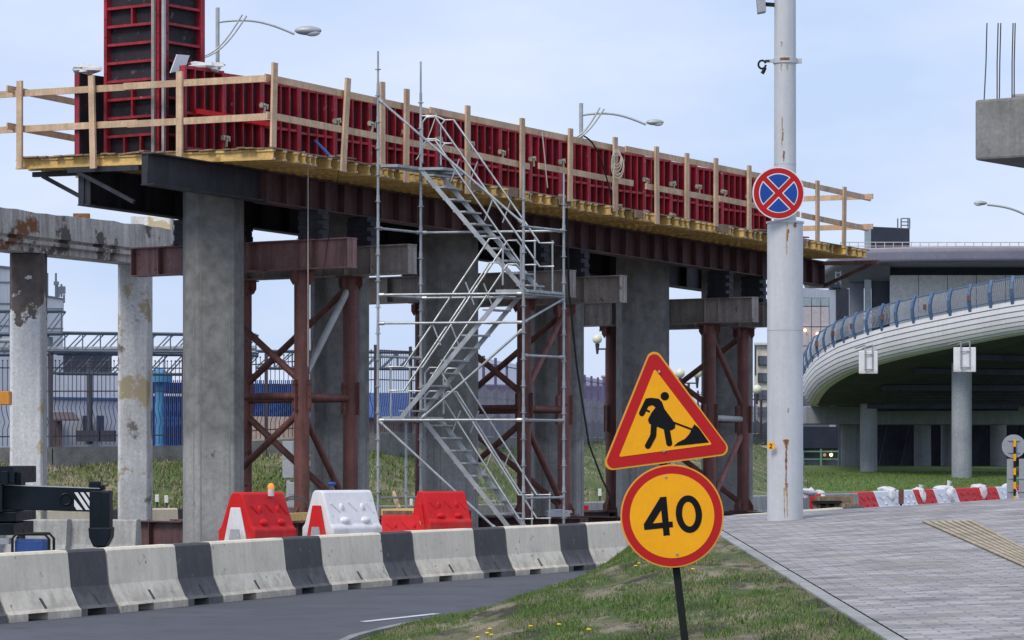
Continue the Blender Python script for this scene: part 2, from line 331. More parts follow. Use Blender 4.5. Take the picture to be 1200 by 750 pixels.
# ------------------------------------------------------------------ camera, world, light
cam = bpy.data.cameras.new('camera'); co = bpy.data.objects.new('camera', cam); col.objects.link(co)
co.location = (0, 0, EYE); co.rotation_euler = (math.pi/2, 0, 0)
cam.sensor_width = 36; cam.lens = 36*F/1200; cam.shift_y = 165/1200; cam.clip_end = 6000; cam.clip_start = .5
scene.camera = co
SUN_EL = math.radians(48); SUN_AZ = math.radians(215)   # compass-like: direction of the sun, clockwise from +Y
sd = V((math.sin(SUN_AZ)*math.cos(SUN_EL), math.cos(SUN_AZ)*math.cos(SUN_EL), math.sin(SUN_EL)))
ld = bpy.data.lights.new('sun', 'SUN'); ld.energy = 1.5; ld.angle = math.radians(22); ld.color = (1, .93, .83)
lo = bpy.data.objects.new('sun', ld); col.objects.link(lo); lo.rotation_euler = sd.to_track_quat('Z', 'Y').to_euler(); lo.location = (0, 0, 60)
w = bpy.data.worlds.new('World'); scene.world = w; w.use_nodes = True
nt = w.node_tree; N = nt.nodes; L = nt.links; bg = N['Background']; bg.inputs[1].default_value = .1
sky = N.new('ShaderNodeTexSky'); sky.sky_type = 'NISHITA'; sky.sun_disc = False; sky.sun_elevation = SUN_EL; sky.sun_rotation = SUN_AZ
tc = N.new('ShaderNodeTexCoord'); mp = N.new('ShaderNodeMapping'); mp.inputs['Scale'].default_value = (3, 3, 9); L.new(tc.outputs['Generated'], mp.inputs[0])
nz = N.new('ShaderNodeTexNoise'); nz.inputs['Scale'].default_value = 2.4; nz.inputs['Detail'].default_value = 5; L.new(mp.outputs[0], nz.inputs['Vector'])
rp = N.new('ShaderNodeMapRange'); rp.inputs[1].default_value = .35; rp.inputs[2].default_value = .65; L.new(nz.outputs['Fac'], rp.inputs[0])
cl = N.new('ShaderNodeMix'); cl.data_type = 'RGBA'; L.new(rp.outputs[0], cl.inputs[0]); cl.inputs[6].default_value = (3.7, 4.6, 6.5, 1); cl.inputs[7].default_value = (5.15, 5.6, 6.9, 1)
mx = N.new('ShaderNodeMix'); mx.data_type = 'RGBA'; mx.inputs[0].default_value = .88; L.new(sky.outputs[0], mx.inputs[6]); L.new(cl.outputs[2], mx.inputs[7])
L.new(mx.outputs[2], bg.inputs[0])
vs = scene.view_settings; scene.display_settings.display_device = 'sRGB'; vs.view_transform = 'Standard'; vs.look = 'None'; vs.exposure = .6; vs.gamma = 1; vs.use_curve_mapping = False
scene.cycles.max_bounces = 6; scene.cycles.use_denoising = True

# ------------------------------------------------------------------ ground
def sheet(name, x0, x1, y0, y1, z, m):
    b = MB(); b.poly([(x0, y0, z), (x1, y0, z), (x1, y1, z), (x0, y1, z)]); return stru(b.build(name, m, origin=(0, 0, 0)))
sheet('ground', -2500, 2500, -600, 4500, -.02, 'far')
sheet('road', -60, 70, -30, 150, 0, 'asphalt')
# path of the near barrier line: (photo column, distance)
BP = [(-150, 36.6), (0, 39.1), (120, 41.5), (225, 44.1), (345, 47.7), (480, 51.7), (600, 55.2), (740, 60.2), (860, 66.5), (950, 74), (1050, 85), (1200, 104)]
def bpt(px):
    Y = interp(BP, px); return V(((px-600)*Y/F, Y, 0))
b = MB(); pr = [bpt(p)+V((0, .1, 0)) for p in range(-150, 1210, 30)]
for a, c in zip(pr, pr[1:]):
    ya = 92; b.poly([(a.x, a.y, .006), (c.x, c.y, .006), (c.x, max(92, c.y+12), .006), (a.x, 92, .006)])
stru(b.build('building_site_ground', 'dirt', origin=(0, 0, 0)))
# far road strip rising towards the lawn
b = MB(); b.poly([(8, 128, .01), (70, 128, .01), (80, 162, .42), (10, 162, .42)]); stru(b.build('far_road', 'asphalt', origin=(0, 0, 0)))
# pavement
def pz(x, y):
    t = .33+.017*y
    if x > 2.7: t += .062*(x-2.7)*sm(y/46)
    if y > 46.5: t *= 1-sm((y-46.5)/12)
    return t
PE = 2.7
def grid(name, fx0, fx1, ys, nx, fz, m):
    b = MB(); rows = []
    for y in ys:
        r = []
        for i in range(nx+1):
            x = lerp(fx0(y), fx1(y), i/nx); b.v.append((x, y, fz(x, y))); r.append(len(b.v)-1)
        rows.append(r)
    for r0, r1 in zip(rows, rows[1:]):
        for i in range(nx): b.f.append((r0[i], r0[i+1], r1[i+1], r1[i])); b.m.append(0)
    return stru(b.build(name, m, origin=(0, 0, 0), smooth=True, fix=False))
ys = [-12+1.5*i for i in range(48)]
grid('pavement', lambda y: PE, lambda y: 16, ys, 40, lambda x, y: pz(x, y), 'paver')
b = MB()
for y0, y1 in zip(ys[5:-8], ys[6:-7]):
    b.beam((PE-.085, y0+.01, pz(PE, y0)-.05), (PE-.085, y1-.01, pz(PE, y1)-.05), .12, .11)
stru(b.build('pavement_kerb', 'conc_col', origin=(0, 0, 0)))
# tactile strip
def onpav(px, py):
    for k in range(60):
        pass
    Y = 30.
    for k in range(40):
        X_ = (px-600)*Y/F; Y = lerp(Y, F*(EYE-pz(X_, Y))/(py-HZ), .5)
    return V(((px-600)*Y/F, Y, pz((px-600)*Y/F, Y)))
A, B_, C_, D_ = onpav(1080, 612), onpav(1142, 611), onpav(1204, 645), onpav(1206, 668)
b = MB(); NR = 7
for k in range(NR):
    for j in range(10):
        def q(t, s_):
            p = lerp(lerp(A, B_, t), lerp(D_, C_, t), s_); p.z = pz(p.x, p.y)+.012; return p
        t0 = k/NR; t1 = (k+.62)/NR
        b.prism([q(t0, j/10), q(t1, j/10), q(t1, (j+1)/10), q(t0, (j+1)/10)], (0, 0, .012))
stru(b.build('tactile_paving_strip', 'tactile', origin=(0, 0, 0)))
# grass mound
GB = [(-15, -3.2), (20, -2.7), (35.6, -1.64), (38, -1.20), (39.6, -.69), (41.2, -.18), (45.5, .40), (51.8, 1.14), (57, 1.75), (60, 2.2), (62, 2.6)]
def gz(x, y):
    x0 = interp(GB, y); t = max(0, min(1, (x-x0)/max(.1, PE-.12-x0)))
    edge = .09*sm(t*8)
    return edge+(pz(PE, y)-.10)*(.35*t+.65*sm(t))+.05*noise.noise(V((x*.9, y*.5, 0)))*sm(t*4)*sm((1-t)*6)
grid('grass_verge', lambda y: interp(GB, y), lambda y: PE-.01, [-12+.5*i for i in range(148)], 30, gz, 'soil')
b = MB()
gy = [20+.9*i for i in range(46)]
for y0, y1 in zip(gy, gy[1:]):
    b.beam((interp(GB, y0)-.05, y0+.01, .0), (interp(GB, y1)-.05, y1-.01, .0), .10, .10)
stru(b.build('road_kerb', 'conc', origin=(0, 0, 0)))
def blades(name, spots, m):
    b = MB(); V_ = b.v; F_ = b.f
    for x, y, z, h, wd in spots:
        a = random.uniform(0, 6.283); dx = math.cos(a)*wd; dy = math.sin(a)*wd; lx = random.gauss(0, .45)*h; ly = random.gauss(0, .45)*h
        i = len(V_); V_ += [(x-dx, y-dy, z-.01), (x+dx, y+dy, z-.01), (x+lx, y+ly, z+h)]; F_.append((i, i+1, i+2)); b.m.append(0)
    o = b.build(name, m, origin=(0, 0, 0), fix=False); return o
sp = []
for k in range(150000):
    y = 21+41*random.random()**1.3; x0 = interp(GB, y)-.09; x = random.uniform(x0, PE-.16)
    n = noise.noise(V((x*1.0+3, y*.22, 2)))+.6*noise.noise(V((x*3.1, y*.7, 7)))
    e = min((x-x0), PE-.13-x)
    if n > .14 and random.random() < .75 and e > .15: continue
    if PE-.17-x < .35*abs(noise.noise(V((y*.8, 5, 1))))*2 and random.random() < .8: continue
    tuft = noise.noise(V((x*6, y*3, 11))); h = random.uniform(.012, .040)*(1.35 if e < .3 and x < 1 else 1)*(.45 if n > .08 else 1)*(1.9 if tuft > .33 else 1)
    sp.append((x, y, gz(x, y), h, .006))
tag(blades('grass', sp, 'blade'), 'short green and dry grass blades covering the verge beside the road', 'grass', kind='stuff')
b = MB()
for px, py in ((571, 743), (576, 745), (622, 735), (574, 738), (749, 661), (560, 748), (655, 733), (690, 739), (745, 664), (812, 668)):
    Y = 30.
    for k in range(40):
        X_ = (px-600)*Y/F; Y = lerp(Y, F*(EYE-gz(X_, Y)-.04)/(py-HZ), .4)
    X_ = (px-600)*Y/F; b.ball((X_, Y, gz(X_, Y)+.05), .022, 0, 8, 4, (1, 1, .4)); b.tube((X_, Y, gz(X_, Y)), (X_, Y, gz(X_, Y)+.05), .003, 4, 1)
X['dand'] = mat('dandelion_yellow', (.8, .55, .02), .1, 5, .7); X['stem'] = mat('dandelion_stem', (.1, .2, .04), .1, 5, .7)
tag(b.build('dandelions', ['dand', 'stem'], origin=(0, 0, 0)), 'small yellow dandelion flowers dotted through the verge grass', 'flowers', kind='stuff')
b = MB(); p0, p1 = W(425, 731, 39.2), W(512, 720.5, 41.3); p0.z = p1.z = .006; sdv = V((-.05, .07, 0))
b.poly([p0-sdv, p1-sdv, p1+sdv*.9, p0+sdv*.9]); stru(b.build('road_line', 'linepaint', origin=(0, 0, 0)))

# grass bank under the far fence
BT = [(-150, 94, 542), (0, 95, 540), (215, 98, 539), (440, 100, 528), (565, 113, 520), (710, 160, 514), (860, 190, 508), (941, 200, 546)]
def bt(px): return interp([(a, b_) for a, b_, c in BT], px), interp([(a, c) for a, b_, c in BT], px)
b = MB(); rows = []
pxs = list(range(-150, 950, 8)); NS = 26; bank = {}
for i, px in enumerate(pxs):
    Yt, yt = bt(px); T = W(px, yt, Yt); yb = 90 if px < 700 else lerp(90, 120, (px-700)/240); Bm = V(((px-600)*yb/F, yb, -.05))
    for j in range(NS+1):
        t = j/NS; p = lerp(Bm, T, t); p.z = lerp(-.05, T.z, sm(t)*.6+t*.4)+.22*noise.noise(V((p.x*.5, p.y*.35, 1)))*math.sin(math.pi*t)+.05*noise.noise(V((p.x*2.1, p.y*2, 4)))
        b.v.append(tuple(p)); bank[i, j] = p
for i in range(len(pxs)-1):
    for j in range(NS): a = i*(NS+1)+j; b.f.append((a, a+NS+1, a+NS+2, a+1)); b.m.append(0)
stru(b.build('grass_bank', 'bank', origin=(0, 0, 0), smooth=True, fix=False))
sp = []
for k in range(42000):
    i = random.uniform(0, len(pxs)-1.01); j = random.uniform(0, NS-.01); a = bank[int(i), int(j)]; c = bank[int(i)+1, int(j)+1]
    p = V((lerp(a.x, c.x, i % 1), lerp(a.y, c.y, j % 1), lerp(a.z, c.z, j % 1)))
    if noise.noise(p*.6) > .15 and random.random() < .6: continue
    sp.append((p.x, p.y, p.z, random.uniform(.05, .17), .02))
tag(blades('bank_grass', sp, 'blade2'), 'rough green and straw coloured grass tufts on the far bank', 'grass', kind='stuff')
# lawn at right
def lz(x, y):
    return lerp(.36, .5, sm((y-158)/4))+.62*sm((y-160)/16)+.5*sm((y-176)/20)
grid('lawn', lambda y: 10+(y-155)*.1, lambda y: 75, [157+1.6*i for i in range(40)], 40, lz, 'lawn')
sp = []
for k in range(16000):
    y = random.uniform(160, 184); x = random.uniform(13, 30); sp.append((x, y, lz(x, y), random.uniform(.04, .10), .025))
tag(blades('lawn_grass', sp, 'blade3'), 'even bright green lawn grass below the curved ramp', 'grass', kind='stuff')

# ------------------------------------------------------------------ pier frame of reference
D0 = V((-4.51, 61.8, 0)); U = V((.566, .824, 0)).normalized(); VV = V((-.824, .566, 0)).normalized()
AU = math.atan2(U.y, U.x); AV = math.atan2(VV.y, VV.x)
def dk(s, t): return EYE+5.92-.029*s+.022*t
def Q(s, t, z): p = D0+U*s+VV*t; return V((p.x, p.y, z))
def QD(s, t, dz): return Q(s, t, dk(s, t)+dz)
def solve_s(px, t):
    k = (px-600)/F; a = D0+VV*t; return (k*a.y-a.x)/(U.x-k*U.y)

# concrete columns
CS = [solve_s(q, 3.2) for q in (250, 398, 527, 652, 753, 852)]
for i, s in enumerate(CS):
    f = .16; c = .5; e = f+c   # irregular octagon aligned with the deck
    pts = [(-f, -e), (f, -e), (e, -f), (e, f), (f, e), (-f, e), (-e, f), (-e, -f)]
    b = MB(); z0 = 0; zt = dk(s, 3.2)-.27
    b.prism([Q(s+p[0], 3.2+p[1], z0) for p in pts], (0, 0, zt))
    seam = MB()
    b2 = b.build('concrete_column', 'conc_col', bevel=.03)
    b2['_k'] = 0; del b2['_k']
    dn = [(-.707, -.707), (-1, 0), (0, -1)]
    mids = [((-f-e)/2, (-e-f)/2), (-e, 0), (0, -e)]
    for (nx, ny), (mx_, my_) in zip(dn, mids):
        tx, ty = -ny, nx
        sb = MB()
        for off in ((-.30, .27) if nx != 0 and ny != 0 else (0.05,)):
            p = (mx_+nx*.001+tx*off, my_+ny*.001+ty*off); q = Q(s+p[0], 3.2+p[1], 0); dvv = Q(s+p[0]+tx, 3.2+p[1]+ty, 0)-q
            sb.beam(q+V((0, 0, .3)), q+V((0, 0, zt-.1)), .014, .008, up=dvv.cross(V((0, 0, 1))))
        sb.build('formwork_seam', 'conc', b2)
    names = ['nearest the left end of the red formwork, widest in view', 'standing behind the right post of the left support tower', 'directly behind the scaffold stair', 'behind the middle support tower, right of the scaffold stair', 'rising behind the roadworks triangle sign', 'behind the right support tower near the grey pole']
    tag(b2, 'tall grey concrete pier column '+names[i], 'column', 'concrete columns under the formwork platform')

# ------------------------------------------------------------------ platform
plat = thing('work_platform', 'long timber work platform of yellow beams carrying the red formwork', 'platform', Q(11, 3.2, dk(11, 3.2)-.3))
PO = ORG[plat.name]
b = MB(); Lb = 6.55
b.box((Lb/2, 0, .18), (Lb, .08, .04)); b.box((Lb/2, 0, .02), (Lb, .08, .04)); b.box((Lb/2, 0, .1), (Lb-.01, .03, .12))
for yy in (-.02, .02): b.box((-.006, yy, .18), (.012, .028, .028), 1); b.box((-.006, yy, .02), (.012, .028, .028), 1)
b.box((.07, 0, .203), (.05, .05, .006), 1)
hb = b.build('timber_beam', ['yel', 'cap'], parent=None, origin=(0, 0, 0)); hb.parent = plat; ORG[hb.name] = PO
s = .05; first = True; n = 0
while s < 23.6:
    t0 = -.05+random.uniform(-.10, .08); p = QD(s, t0, -.235)-PO
    tilt = math.atan(.022)
    o = hb if first else child(hb, plat); first = False; n += 1
    o.location = p; o.rotation_euler = (0, -tilt, AV+random.uniform(-.006, .006))
    s += random.choice([.26, .28, .3, .3, .42, .2])
b = MB()
t = .0
while t < 6.4:
    s = random.uniform(-.16, .02)
    while s < 23.5:
        l = min(random.uniform(2.2, 3.4), 23.62-s); dz = random.choice([0, 0, 0, .012])
        b.beam(QD(s, t+.09, -.017+dz), QD(s+l-.01, t+.09, -.017+dz), .19 if t > .1 else .2, .027); s += l
    t += random.uniform(.2, .205)
for k in range(26):
    s = random.uniform(.1, 23) if k > 9 else random.uniform(-.2, 3); t = random.uniform(.1, .6) if k > 9 else random.uniform(.3, 5.5)
    a = random.uniform(-.3, .3); p = QD(s, t, .03+.02*random.random()); d = (U*math.cos(a)+VV*math.sin(a))*random.uniform(.3, .8)
    b.beam(p, p+d, .14, .03)
b.build('deck_boards', 'oldwood', plat)
b = MB()   # loose edge boards hiding some beam ends
for s, l in ((6.2, .5), (7.6, .5), (9.6, .45), (12.6, .4), (16.1, .5), (19.7, .55)):
    b.beam(QD(s, -.1, -.11), QD(s+l, -.1, -.115), .03, .17)
b.build('edge_board', 'oldwood', plat)

# guardrail
gr = thing('guardrail', 'raw pine board guardrail around the edge of the work platform', 'guardrail', Q(11, 0, dk(11, 0)))
def gpost(s, t, z0, z1, lean=0., face=U, nrm=None, w=.14):
    b = MB(); a = QD(s, t, z0); c = QD(s, t, z1)+face*lean
    b.beam(a, c, w, .05, up=(nrm or VV)); return b.build('post', 'wood', gr)
for px, z0, z1, ln in ((320, -.03, 1.56, .05), (402, -.27, 1.55, .16), (448, -.05, 1.62, .0), (476, -.28, 1.58, .02), (548, -.3, 1.50, 0), (612, -.2, 1.47, 0), (668, -.1, 1.46, .02), (721, -.15, 1.47, 0),
                      (770, -.27, 1.45, -.02), (805, -.05, 1.44, 0), (839, -.1, 1.46, 0), (878, -.05, 1.45, 0), (918, -.1, 1.45, 0), (958, -.05, 1.42, 0), (989, -.05, 1.40, .03)):
    gpost(solve_s(px, -.16), -.16, z0, z1, ln)
for t, z0, z1, ln in ((6.3, -.25, 1.5, 0), (4.35, -.3, 1.52, .05), (2.15, -.28, 1.50, 0)):
    gpost(-.17, t, z0, z1, ln, VV, U)
for t in (2.2, 4.4, 6.3): gpost(23.2, t, -.1, 1.42, 0, VV, U)
for s in (2.4, 4.8, 7.2, 9.6, 12, 14.4, 16.8, 19.2, 21.6): gpost(s, 6.45, -.2, 1.45)
def rail(a, c, h=.13, off=None):
    b = MB(); b.beam(a, c, .04, h); return b.build('rail', 'wood', gr)
ends = [-.35, 3.1, 5.9, 9.2, 13.0, 16.7, 20.3, 24.4]
cuts = [-.32, 4.9, 8.2, 12.2, 16.0, 19.6, 23.35]
for k, (a, c) in enumerate(zip(cuts, cuts[1:])):
    o_ = -.108 if k % 2 else -.066
    rail(QD(a, o_, 1.27+random.uniform(-.02, .02)), QD(c+.12, o_, 1.26+random.uniform(-.03, .03)))
    o_ = -.066 if k % 2 else -.108
    rail(QD(a+.3*k % 1, o_, .55+random.uniform(-.02, .02)), QD(min(c+.3, 23.4), o_, .53+random.uniform(-.03, .03)))
rail(QD(-.12, -.2, 1.28), QD(-.12, 3.6, 1.28)); rail(QD(-.08, 3.4, 1.27), QD(-.08, 6.95, 1.26))
rail(QD(-.12, -.1, .56), QD(-.12, 3.5, .54)); rail(QD(-.08, 3.3, .56), QD(-.08, 7.0, .55))
for z in (1.24, .5):
    rail(QD(23.15, -.35, z+.03), QD(23.15, 6.6, z-.02))
    for a, c in ((-.3, 7), (6.8, 14), (13.8, 23.4)): rail(QD(a, 6.52, z+.1*(a < 0)), QD(c, 6.52, z-.02))

# ------------------------------------------------------------------ wall formwork
def make_panel_parts(L_, H_, pm='plyred'):
    b = MB(); d = .12
    for i in range(5):
        x = i*(L_-.05)/4+.025; w_ = .055 if i in (0, 4) else .028
        b.box((x if i not in (0, 4) else (w_/2 if i == 0 else L_-w_/2), 0, H_/2), (w_, d, H_))
    for z, h in ((.03, .06), (H_-.03, .06), (H_*.44, .05)):
        for i in range(4):
            xa = i*(L_-.05)/4+.025+.016; xb = (i+1)*(L_-.05)/4+.025-.016; b.box(((xa+xb)/2, .004, z), (xb-xa-.004, d-.02, h))
    p = b.build('formwork_panel', 'red', origin=(0, 0, 0))
    b = MB(); b.box((L_/2, d/2+.012, H_/2), (L_-.004, .018, H_)); q = b.build('plywood_face', pm, origin=(0, 0, 0)); q.parent = p
    return p
PL = 1.185; PH = 1.62
def formwall(label, t, flip, s0=-.02):
    r = thing('wall_formwork', label, 'formwork', Q(s0, t, dk(s0, t)), 'red panel formwork walls')
    O_ = ORG[r.name]; src = make_panel_parts(PL-.006, PH, 'ply' if flip else 'plyred'); src.parent = r
    for k in range(19):
        s = s0+k*PL
        if k == 0: o = src
        else:
            o = child(src, r); q = src.children[0].copy(); col.objects.link(q); q.parent = o; q.matrix_parent_inverse = Matrix()
        if flip: o.location = QD(s+PL-.006, t, .02)-O_; o.rotation_euler = (0, 0, AU+math.pi)
        else: o.location = QD(s, t, .02)-O_; o.rotation_euler = (0, 0, AU)
    return r
fw = formwall('front wall of red steel formwork panels facing the camera on the platform', 2.2, False)
formwall('rear wall of red formwork panels, its black plywood side showing at the left end', 4.92, True)
b = MB()  # formwork clamp
b.box((0, -.075, 0), (.22, .03, .05)); b.box((-.08, -.1, 0), (.045, .06, .10)); b.box((.08, -.1, 0), (.045, .06, .10)); b.box((.0, -.12, -.06), (.035, .035, .22)); b.box((0, -.13, .02), (.09, .05, .03))
cl0 = b.build('clamp', 'clamp', origin=(0, 0, 0)); cl0.parent = fw; fo = ORG[fw.name]; k = 0
for i in range(1, 19):
    for z in (.32, 1.12):
        if random.random() < .15: continue
        o = cl0 if k == 0 else child(cl0, fw); k += 1
        o.location = QD(-.02+i*PL-.003, 2.2, z+random.uniform(-.05, .05))-fo; o.rotation_euler = (0, random.uniform(-.25, .25), AU)
# walers + push-pull
b = MB()
for z in (.78,):
    b.beam(QD(.25, 2.06, z), QD(2.6, 2.06, z), .09, .1)
b.build('waler', 'pred', fw)
b = MB(); b.tube(QD(4.0, 2.1, .62), QD(3.1, .85, .04), .03, 8); b.box(QD(3.1, .85, .03), (.16, .16, .03))
pp = b.build('formwork_brace', 'blue'); tag(pp, 'blue telescopic brace propping the red formwork near its left end', 'prop')
# rebar/ropes/cloths draped on formwork
rp_i = [(solve_s(721, -.2), 1.3, 0), (9.3, 1.15, 1), (12.2, 1.2, 1)]
def drape(name, label, pts, r, m, cat='rope'):
    b = MB(); b.path(pts, r, 6); return tag(b.build(name, m, smooth=True), label, cat)
s_ = solve_s(721, -.2); b = MB()
for k in range(5):
    cx = random.uniform(-.03, .03); R_ = .11+.015*k
    pts = [QD(s_+cx, -.23-.008*k, 1.02)+V((math.cos(a)*R_*.8, 0, math.sin(a)*R_*1.5-.05*k)) for a in [i*math.pi/9 for i in range(19)]]
    b.path(pts, .012, 6)
b.path([QD(s_-.1, -.23, 1.35), QD(s_-.12, -.25, .8), QD(s_-.18, -.24, .35), QD(s_-.1, -.24, -.0)], .01, 6)
tag(b.build('rope_coil', 'rope', smooth=True), 'coil of pale rope hung over a guardrail post right of centre', 'rope')
def catn(s0, z0, s1, z1, sag, t=-.2, n=10): return [QD(lerp(s0, s1, i/n), t, lerp(z0, z1, i/n)-sag*math.sin(math.pi*i/n)) for i in range(n+1)]
drape('loose_cable', 'black cable looping over the guardrail right of the scaffold top', catn(10.4, 1.35, 11.4, .35, -.25)+catn(11.4, .35, 11.5, 0., .0), .018, 'cable', 'cable')
drape('hanging_rope', 'pale rope hanging along the formwork beside the third post from scaffold', catn(8.8, 1.25, 9.0, .1, .0), .013, 'rope')
drape('hanging_rope', 'thin rope slanting across the scaffold head to the guardrail', catn(5.0, 1.2, 4.3, .2, .1), .010, 'rope')
for (px, y0, y1, t, lab, dr) in ((361, 205, 430, .1, 'thin pale line hanging plumb from the platform above the left support tower', 0), (397, 207, 420, .1, 'thin dark line hanging askew below the platform, right of the plumb line', -.55)):
    s = solve_s(px, t); a = QD(s, t, -.2); Y = a.y; drape('hanging_line', lab, [a, V((a.x+dr, a.y, EYE+(HZ-y1)*Y/F))], .007, 'rope' if dr == 0 else 'cable', 'line')
a = W(667, 320, 71); drape('hanging_cable', 'black cable dropping from the girder to the ground beside the roadworks sign', [W(664, 240, 70), W(667, 345, 70), W(676, 430, 70), W(690, 520, 70), W(705, 560, 70), W(722, 596, 70), W(726, 630, 70)], .024, 'cable', 'cable')

# ------------------------------------------------------------------ column formwork
cf = thing('column_formwork', 'tall red column formwork with black plywood rising out of frame', 'formwork', Q(.3, 3.0, dk(.3, 3)))
def cpanel(p0, dirv, L_, H_, inner, splits, parent):
    nrm = inner; z = V((0, 0, 1)); b = MB(); e = .075
    b.beam(p0+dirv*e/2, p0+dirv*e/2+z*H_, .13, e, up=dirv); b.beam(p0+dirv*(L_-e/2), p0+dirv*(L_-e/2)+z*H_, .13, e, up=dirv)
    k = 0; hh = .03
    while hh < H_:
        b.beam(p0+dirv*e+z*hh, p0+dirv*(L_-e)+z*hh, .10, .05)
        if splits and k in splits:
            for f_ in splits[k]: b.beam(p0+dirv*lerp(e, L_-e, f_)+z*(hh+.026), p0+dirv*lerp(e, L_-e, f_)+z*(hh+.33), .09, .04, up=dirv)
        hh += .36; k += 1
    for q in range(int(H_/.36)):
        for xx in (e/2, L_-e/2):
            c = p0+dirv*xx+z*(q*.36+.2)-nrm*.067; b.box(c, (.03, .03, .03))
    o = b.build('panel_frame', 'red', parent)
    b = MB(); q = p0+dirv*L_/2+nrm*.07+z*H_/2
    b.beam(q-z*H_/2, q+z*H_/2, .02, L_-.004, up=dirv); o2 = b.build('plywood_sheet', 'ply', parent)
    return o
sL = .3
cpanel(QD(sL, 3.02, 0), VV, 1.42, 4.3, U, {0: (.33, .66), 2: (.5,), 3: (.5,), 7: (.5,)}, cf)
cpanel(QD(sL+.08, 3.02, 0), U, 1.12, 4.3, VV, {}, cf)
cpanel(QD(sL+1.3, 3.05, 0), VV, 1.3, 4.3, -U, {}, cf)
cpanel(QD(sL+.08, 4.42, 0), U, 1.12, 4.3, -VV, {}, cf)
b = MB(); b.beam(QD(sL-.0, 2.95, 0), QD(sL-.0, 2.95, 0)+V((0, 0, 4.3)), .06, .06, up=U)
b.build('corner_profile', 'galv_brace', cf)
b = MB(); b.beam(QD(sL-.11, 3.12, 0), QD(sL-.11, 3.12, 0)+V((0, 0, 4.3)), .07, .05, up=U)
b.build('corner_profile', 'taupe', cf)
def rag(name, label, c, r, sc, m='bag'):
    b = MB(); b.ball(c, r, 0, 16, 10, sc, .9); return tag(b.build(name, m, smooth=True), label, 'cloth')
rag('plastic_sheet', 'crumpled white plastic lying on top of the rear formwork end', QD(.1, 4.75, 1.70), .22, (1, .5, .4))
rag('plastic_sheet', 'crumpled pale sack lying on the front formwork beside the column formwork', QD(.75, 2.25, 1.72), .26, (1.2, .5, .35))
b = MB(); p = QD(.30, 2.78, 1.56); b.prism([p+U*.0, p+U*.42+V((0, 0, .10)), p+U*.58+V((0, 0, .40)), p+U*.2+V((0, 0, .38))], VV*.02)
tag(b.build('paper_sheet', 'swhite'), 'square white sheet tilted against the column formwork', 'sheet')

# ------------------------------------------------------------------ steel girders
def girder(name, label, s0, s1, t, h, m, st, side):
    r = thing(name, label, 'girder', Q((s0+s1)/2, t, dk((s0+s1)/2, t)-.25-h)); top = -.245
    b = MB(); b.ibeam(QD(s0, t, top-h/2), QD(s1, t, top-h/2), h, .32)
    b.build('girder_body', m, r); b = MB(); s = s0+.03
    while s < s1:
        for sg in side:
            b = MB(); p = QD(s, t+sg*.085, top-h/2); b.beam(p-V((0, 0, h/2-.027)), p+V((0, 0, h/2-.027)), .15, .014, up=U); b.build('web_stiffener', m, r)
        s += st
    return r
girder('steel_girder', 'dark brown steel plate girder under the front edge of the platform, ribbed with stiffeners', 1.6, 24.05, 1.6, .62, 'girder', .62, (-1, 1))
girder('steel_girder', 'short slate coloured girder end jutting left below the platform', -1.75, 1.55, 1.6, .60, 'girder_dk', 3.2, (1,))
girder('steel_girder', 'dark girder along the rear of the platform reaching furthest left', .1, 23.9, 4.85, .74, 'girder_dk', .9, (-1, 1))
# brackets at both ends
for t, lab, s, d in ((5.25, 'dark triangular bracket under the left end of platform, outermost', .45, 1), (3.9, 'dark triangular bracket under the left end of platform, beside the girder end', .0, 1)):
    r = thing('platform_bracket', lab, 'bracket', QD(s, t, -.9), 'triangular brackets under platform end')
    b = MB(); b.beam(QD(s, t-.6, -.30), QD(s, t+1.25, -.30), .09, .10); b.build('top_bar', 'girder_dk', r)
    b = MB(); b.beam(QD(s, t+1.0, -.34), QD(s, t-.45, -.96), .07, .07); b.build('strut', 'girder_dk', r)
r = thing('platform_bracket', 'brown steel bracket under the right end of platform', 'bracket', QD(24.1, 1.4, -.9), 'triangular brackets under platform end')
b = MB(); b.beam(QD(23.9, 1.75, -.30), QD(23.9, -.1, -.29), .09, .10); b.build('top_bar', 'girder', r)
b = MB(); b.beam(QD(23.9, .1, -.34), QD(24.0, 1.5, -.86), .08, .08); b.build('strut', 'girder', r)

